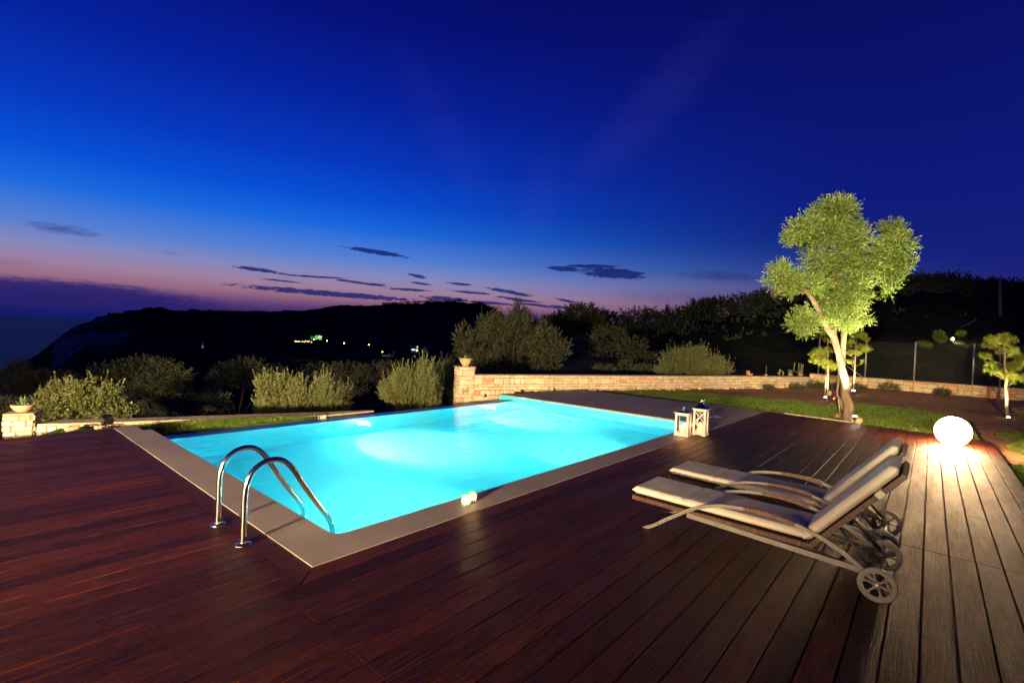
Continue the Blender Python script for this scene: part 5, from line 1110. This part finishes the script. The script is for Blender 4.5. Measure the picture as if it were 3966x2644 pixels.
# scrub fringe on the ridge
lob = []
for x in np.linspace(880, 1140, 46): y = np.interp(x, hs[:, 0], hs[:, 1]); Rr = np.interp(x, [-60, 165, 600, 1100, 1300], [1650, 1750, 2300, 2500, 2600]); r_ = rg.uniform(1., 2.2); d_ = ray(x*v, y*v); h_ = math.hypot(d_[0], d_[1]); lob.append((CAM+d_*(Rr-10)/h_+np.array([0, 0, 1.]), (r_*3, r_*3, r_*3)))
V, F_, C_ = leaves(lob, 2200, 3., 1.6, 3., 4, 501, up=.5, shell=.3); mb = MB(); mb.add(V, F_, C_); tag(mb.build('scrub', GR_DK, origin=lob[0][0]), 'thin dark scrub along the far ridge', 'scrub', kind='stuff')

M['win_warm'] = emit('lit_window', (1., .62, .28), 2.2); M['win_cool'] = emit('lit_window_cool', (.6, .95, .85), 1.6)
M['lamp_far'] = emit('far_street_bulb', (1., .85, .12), 34); M['lamp_far_warm'] = emit('far_terrace_bulb', (1., .62, .18), 26)
M['green_wall'] = mat('pale_wall_far', (.5, .5, .48), None, .9)
FD = 900.; fpx = FD/FPX
def far(x, y): return dep(x, y, FD)
cR3 = np.array([*CR[0][:2], 0]); cR3 /= np.linalg.norm(cR3); cF3 = np.array([*CR[2][:2], 0]); cF3 /= np.linalg.norm(cF3); RZ = math.atan2(cR3[1], cR3[0])
def facade(m_, x0, x1, y0, y1, dpt=0., th_=6.):
    c = far((x0+x1)/2, (y0+y1)/2)+cF3*(dpt+th_/2); m_.box(c, ((x1-x0)*fpx, th_, (y1-y0)*fpx), rz=RZ)
kg = lambda a_, b_: (1100+a_/11.76, 1270+b_/11.76)
villa = thing('villa', 'distant flat-roofed villa washed in green light on the dark hillside', 'house', far(1228, 1318))
for nm, a_, b_, c_, e_, dp in (('wall', 1170, 370, 1400, 520, 4), ('wall', 1420, 330, 1720, 530, 0)):
    x0, y0 = kg(a_, b_); x1, y1 = kg(c_, e_); mb = MB(); facade(mb, x0, x1, y0, y1, dp); wo_ = mb.build(nm, M['plaster'], villa)
mb = MB(); x0, y0 = kg(1410, 318); x1, y1 = kg(1735, 332); facade(mb, x0, x1, y0, y1, -.8, 8); mb.build('roof', M['plaster'], villa)
for a_, b_, c_, e_ in ((1570, 370, 1625, 435), (1665, 370, 1712, 435)):
    x0, y0 = kg(a_, b_); x1, y1 = kg(c_, e_); mb = MB(); facade(mb, x0, x1, y0, y1, -.25, .2); mb.build('window', M['win_warm'], villa)
mb = MB(); x0, y0 = kg(560, 590); x1, y1 = kg(1350, 650); facade(mb, x0, x1, y0, y1, -6, 1.); mb.build('terrace_wall', M['plaster'], villa)
for a_, b_ in ((1200, 480), (1500, 420), (1650, 500), (1120, 320)):
    p = far(*kg(a_, b_))-cF3*3.5; lamp('villa_green_light', 'POINT', p, 900 if a_ > 1400 else 300, (.01, 1., .25), .3)
for i, (a_, b_) in enumerate(((590, 595), (630, 600), (690, 612), (770, 612), (925, 608), (1010, 635), (1055, 575), (1160, 598), (1215, 600), (1330, 640))):
    p = far(*kg(a_, b_))-cF3*8; t_ = thing('terrace_lamp', 'tiny warm terrace lamp in the row below the green villa', 'lamp', p-np.array([0, 0, 1.5]), 'row of terrace lamps below the green villa')
    MB().lathe([(0, -.4), (.32, -.2), (.4, 0), (.32, .2), (0, .4)], p, 8).build('bulb', M['lamp_far_warm'], t_); MB().tube([p-np.array([0, 0, 2]), p-np.array([0, 0, .4])], .1, 5).build('post', M['dark_metal'], t_)
p = far(*kg(850, 560)); lamp('terrace_glow', 'POINT', p-cF3*9+np.array([0, 0, 1.]), 700, (1., .65, .3), .3)
for i, (x, y, lb) in enumerate(((1225.4, 1314.6, 'yellow street lamp in front of the green villa'), (1275, 1319.5, 'street lamp just right of the green villa'), (1340, 1328.5, 'lone street lamp second right of the green villa'), (1435, 1334.5, 'lone street lamp midway between villa and white house'), (1487, 1361.5, 'street lamp above the short pale wall'))):
    p = far(x, y)-cF3*10; t_ = thing('street_lamp', lb, 'street lamp', p-np.array([0, 0, 5.]), 'street lamps along the valley road')
    MB().lathe([(0, -.7), (.6, -.35), (.75, 0), (.6, .35), (0, .7)], p, 10).build('bulb', M['lamp_far'], t_, True); MB().tube([p-np.array([0, 0, 6]), p-np.array([0, 0, .7])], .15, 6).build('pole', M['dark_metal'], t_)
    lamp('street_lamp_light', 'POINT', p-np.array([0, 0, 1.6])-cF3*1.5, 500 if i == 4 else 260, (1., .95, .4), .3)
kh = lambda a_, b_: (1450+a_/7.84, 1280+b_/7.84)
h2 = thing('house', 'distant two-storey pale house with lit lower rooms', 'house', far(1605, 1368))
for a_, b_, c_, e_, dp in ((1080, 450, 1340, 545, 2), (1110, 545, 1330, 690, 0), (1480, 465, 1700, 525, 5)):
    x0, y0 = kh(a_, b_); x1, y1 = kh(c_, e_); mb = MB(); facade(mb, x0, x1, y0, y1, dp); mb.build('wall', M['plaster'], h2)
mb = MB(); x0, y0 = kh(1070, 440); x1, y1 = kh(1350, 452); facade(mb, x0, x1, y0, y1, -1, 9); mb.build('roof', M['rooftile'], h2)
mb = MB(); x0, y0 = kh(1110, 660); x1, y1 = kh(1325, 690); facade(mb, x0, x1, y0, y1, -4, 4); mb.build('balcony', M['plaster'], h2)
for a_, b_, c_, e_, mm in ((1125, 560, 1240, 600, 'win_cool'), (1268, 568, 1320, 630, 'win_warm'), (1285, 475, 1312, 525, 'win_cool')):
    x0, y0 = kh(a_, b_); x1, y1 = kh(c_, e_); mb = MB(); facade(mb, x0, x1, y0, y1, -.3 if b_ > 540 else 1.7, .2); mb.build('window', M[mm], h2)
mb = MB(); x0, y0 = kh(215, 745); x1, y1 = kh(590, 790); facade(mb, x0, x1, y0, y1, 0, 1.); x0, y0 = kh(410, 700); x1, y1 = kh(460, 760); facade(mb, x0, x1, y0, y1, 2, 2.); x0, y0 = kh(560, 630); x1, y1 = kh(600, 720); facade(mb, x0, x1, y0, y1, 2, 2.)
tag(mb.build('garden_wall', M['plaster'], origin=far(1500, 1378)), 'short pale wall with two posts under a street lamp', 'wall')
p = far(787, 1336); t_ = thing('monument', 'tiny pale pointed marker on the dark valley slope', 'monument', p)
MB().lathe([(2.2, -6), (1.6, 3), (.2, 9)], p, 8).build('obelisk', M['plaster'], t_); lamp('monument_light', 'POINT', p-cF3*4-np.array([0, 0, 3.]), 120, (1., .9, .6), .2)

for o_ in bpy.data.objects:
    if '_base' in o_: del o_['_base']
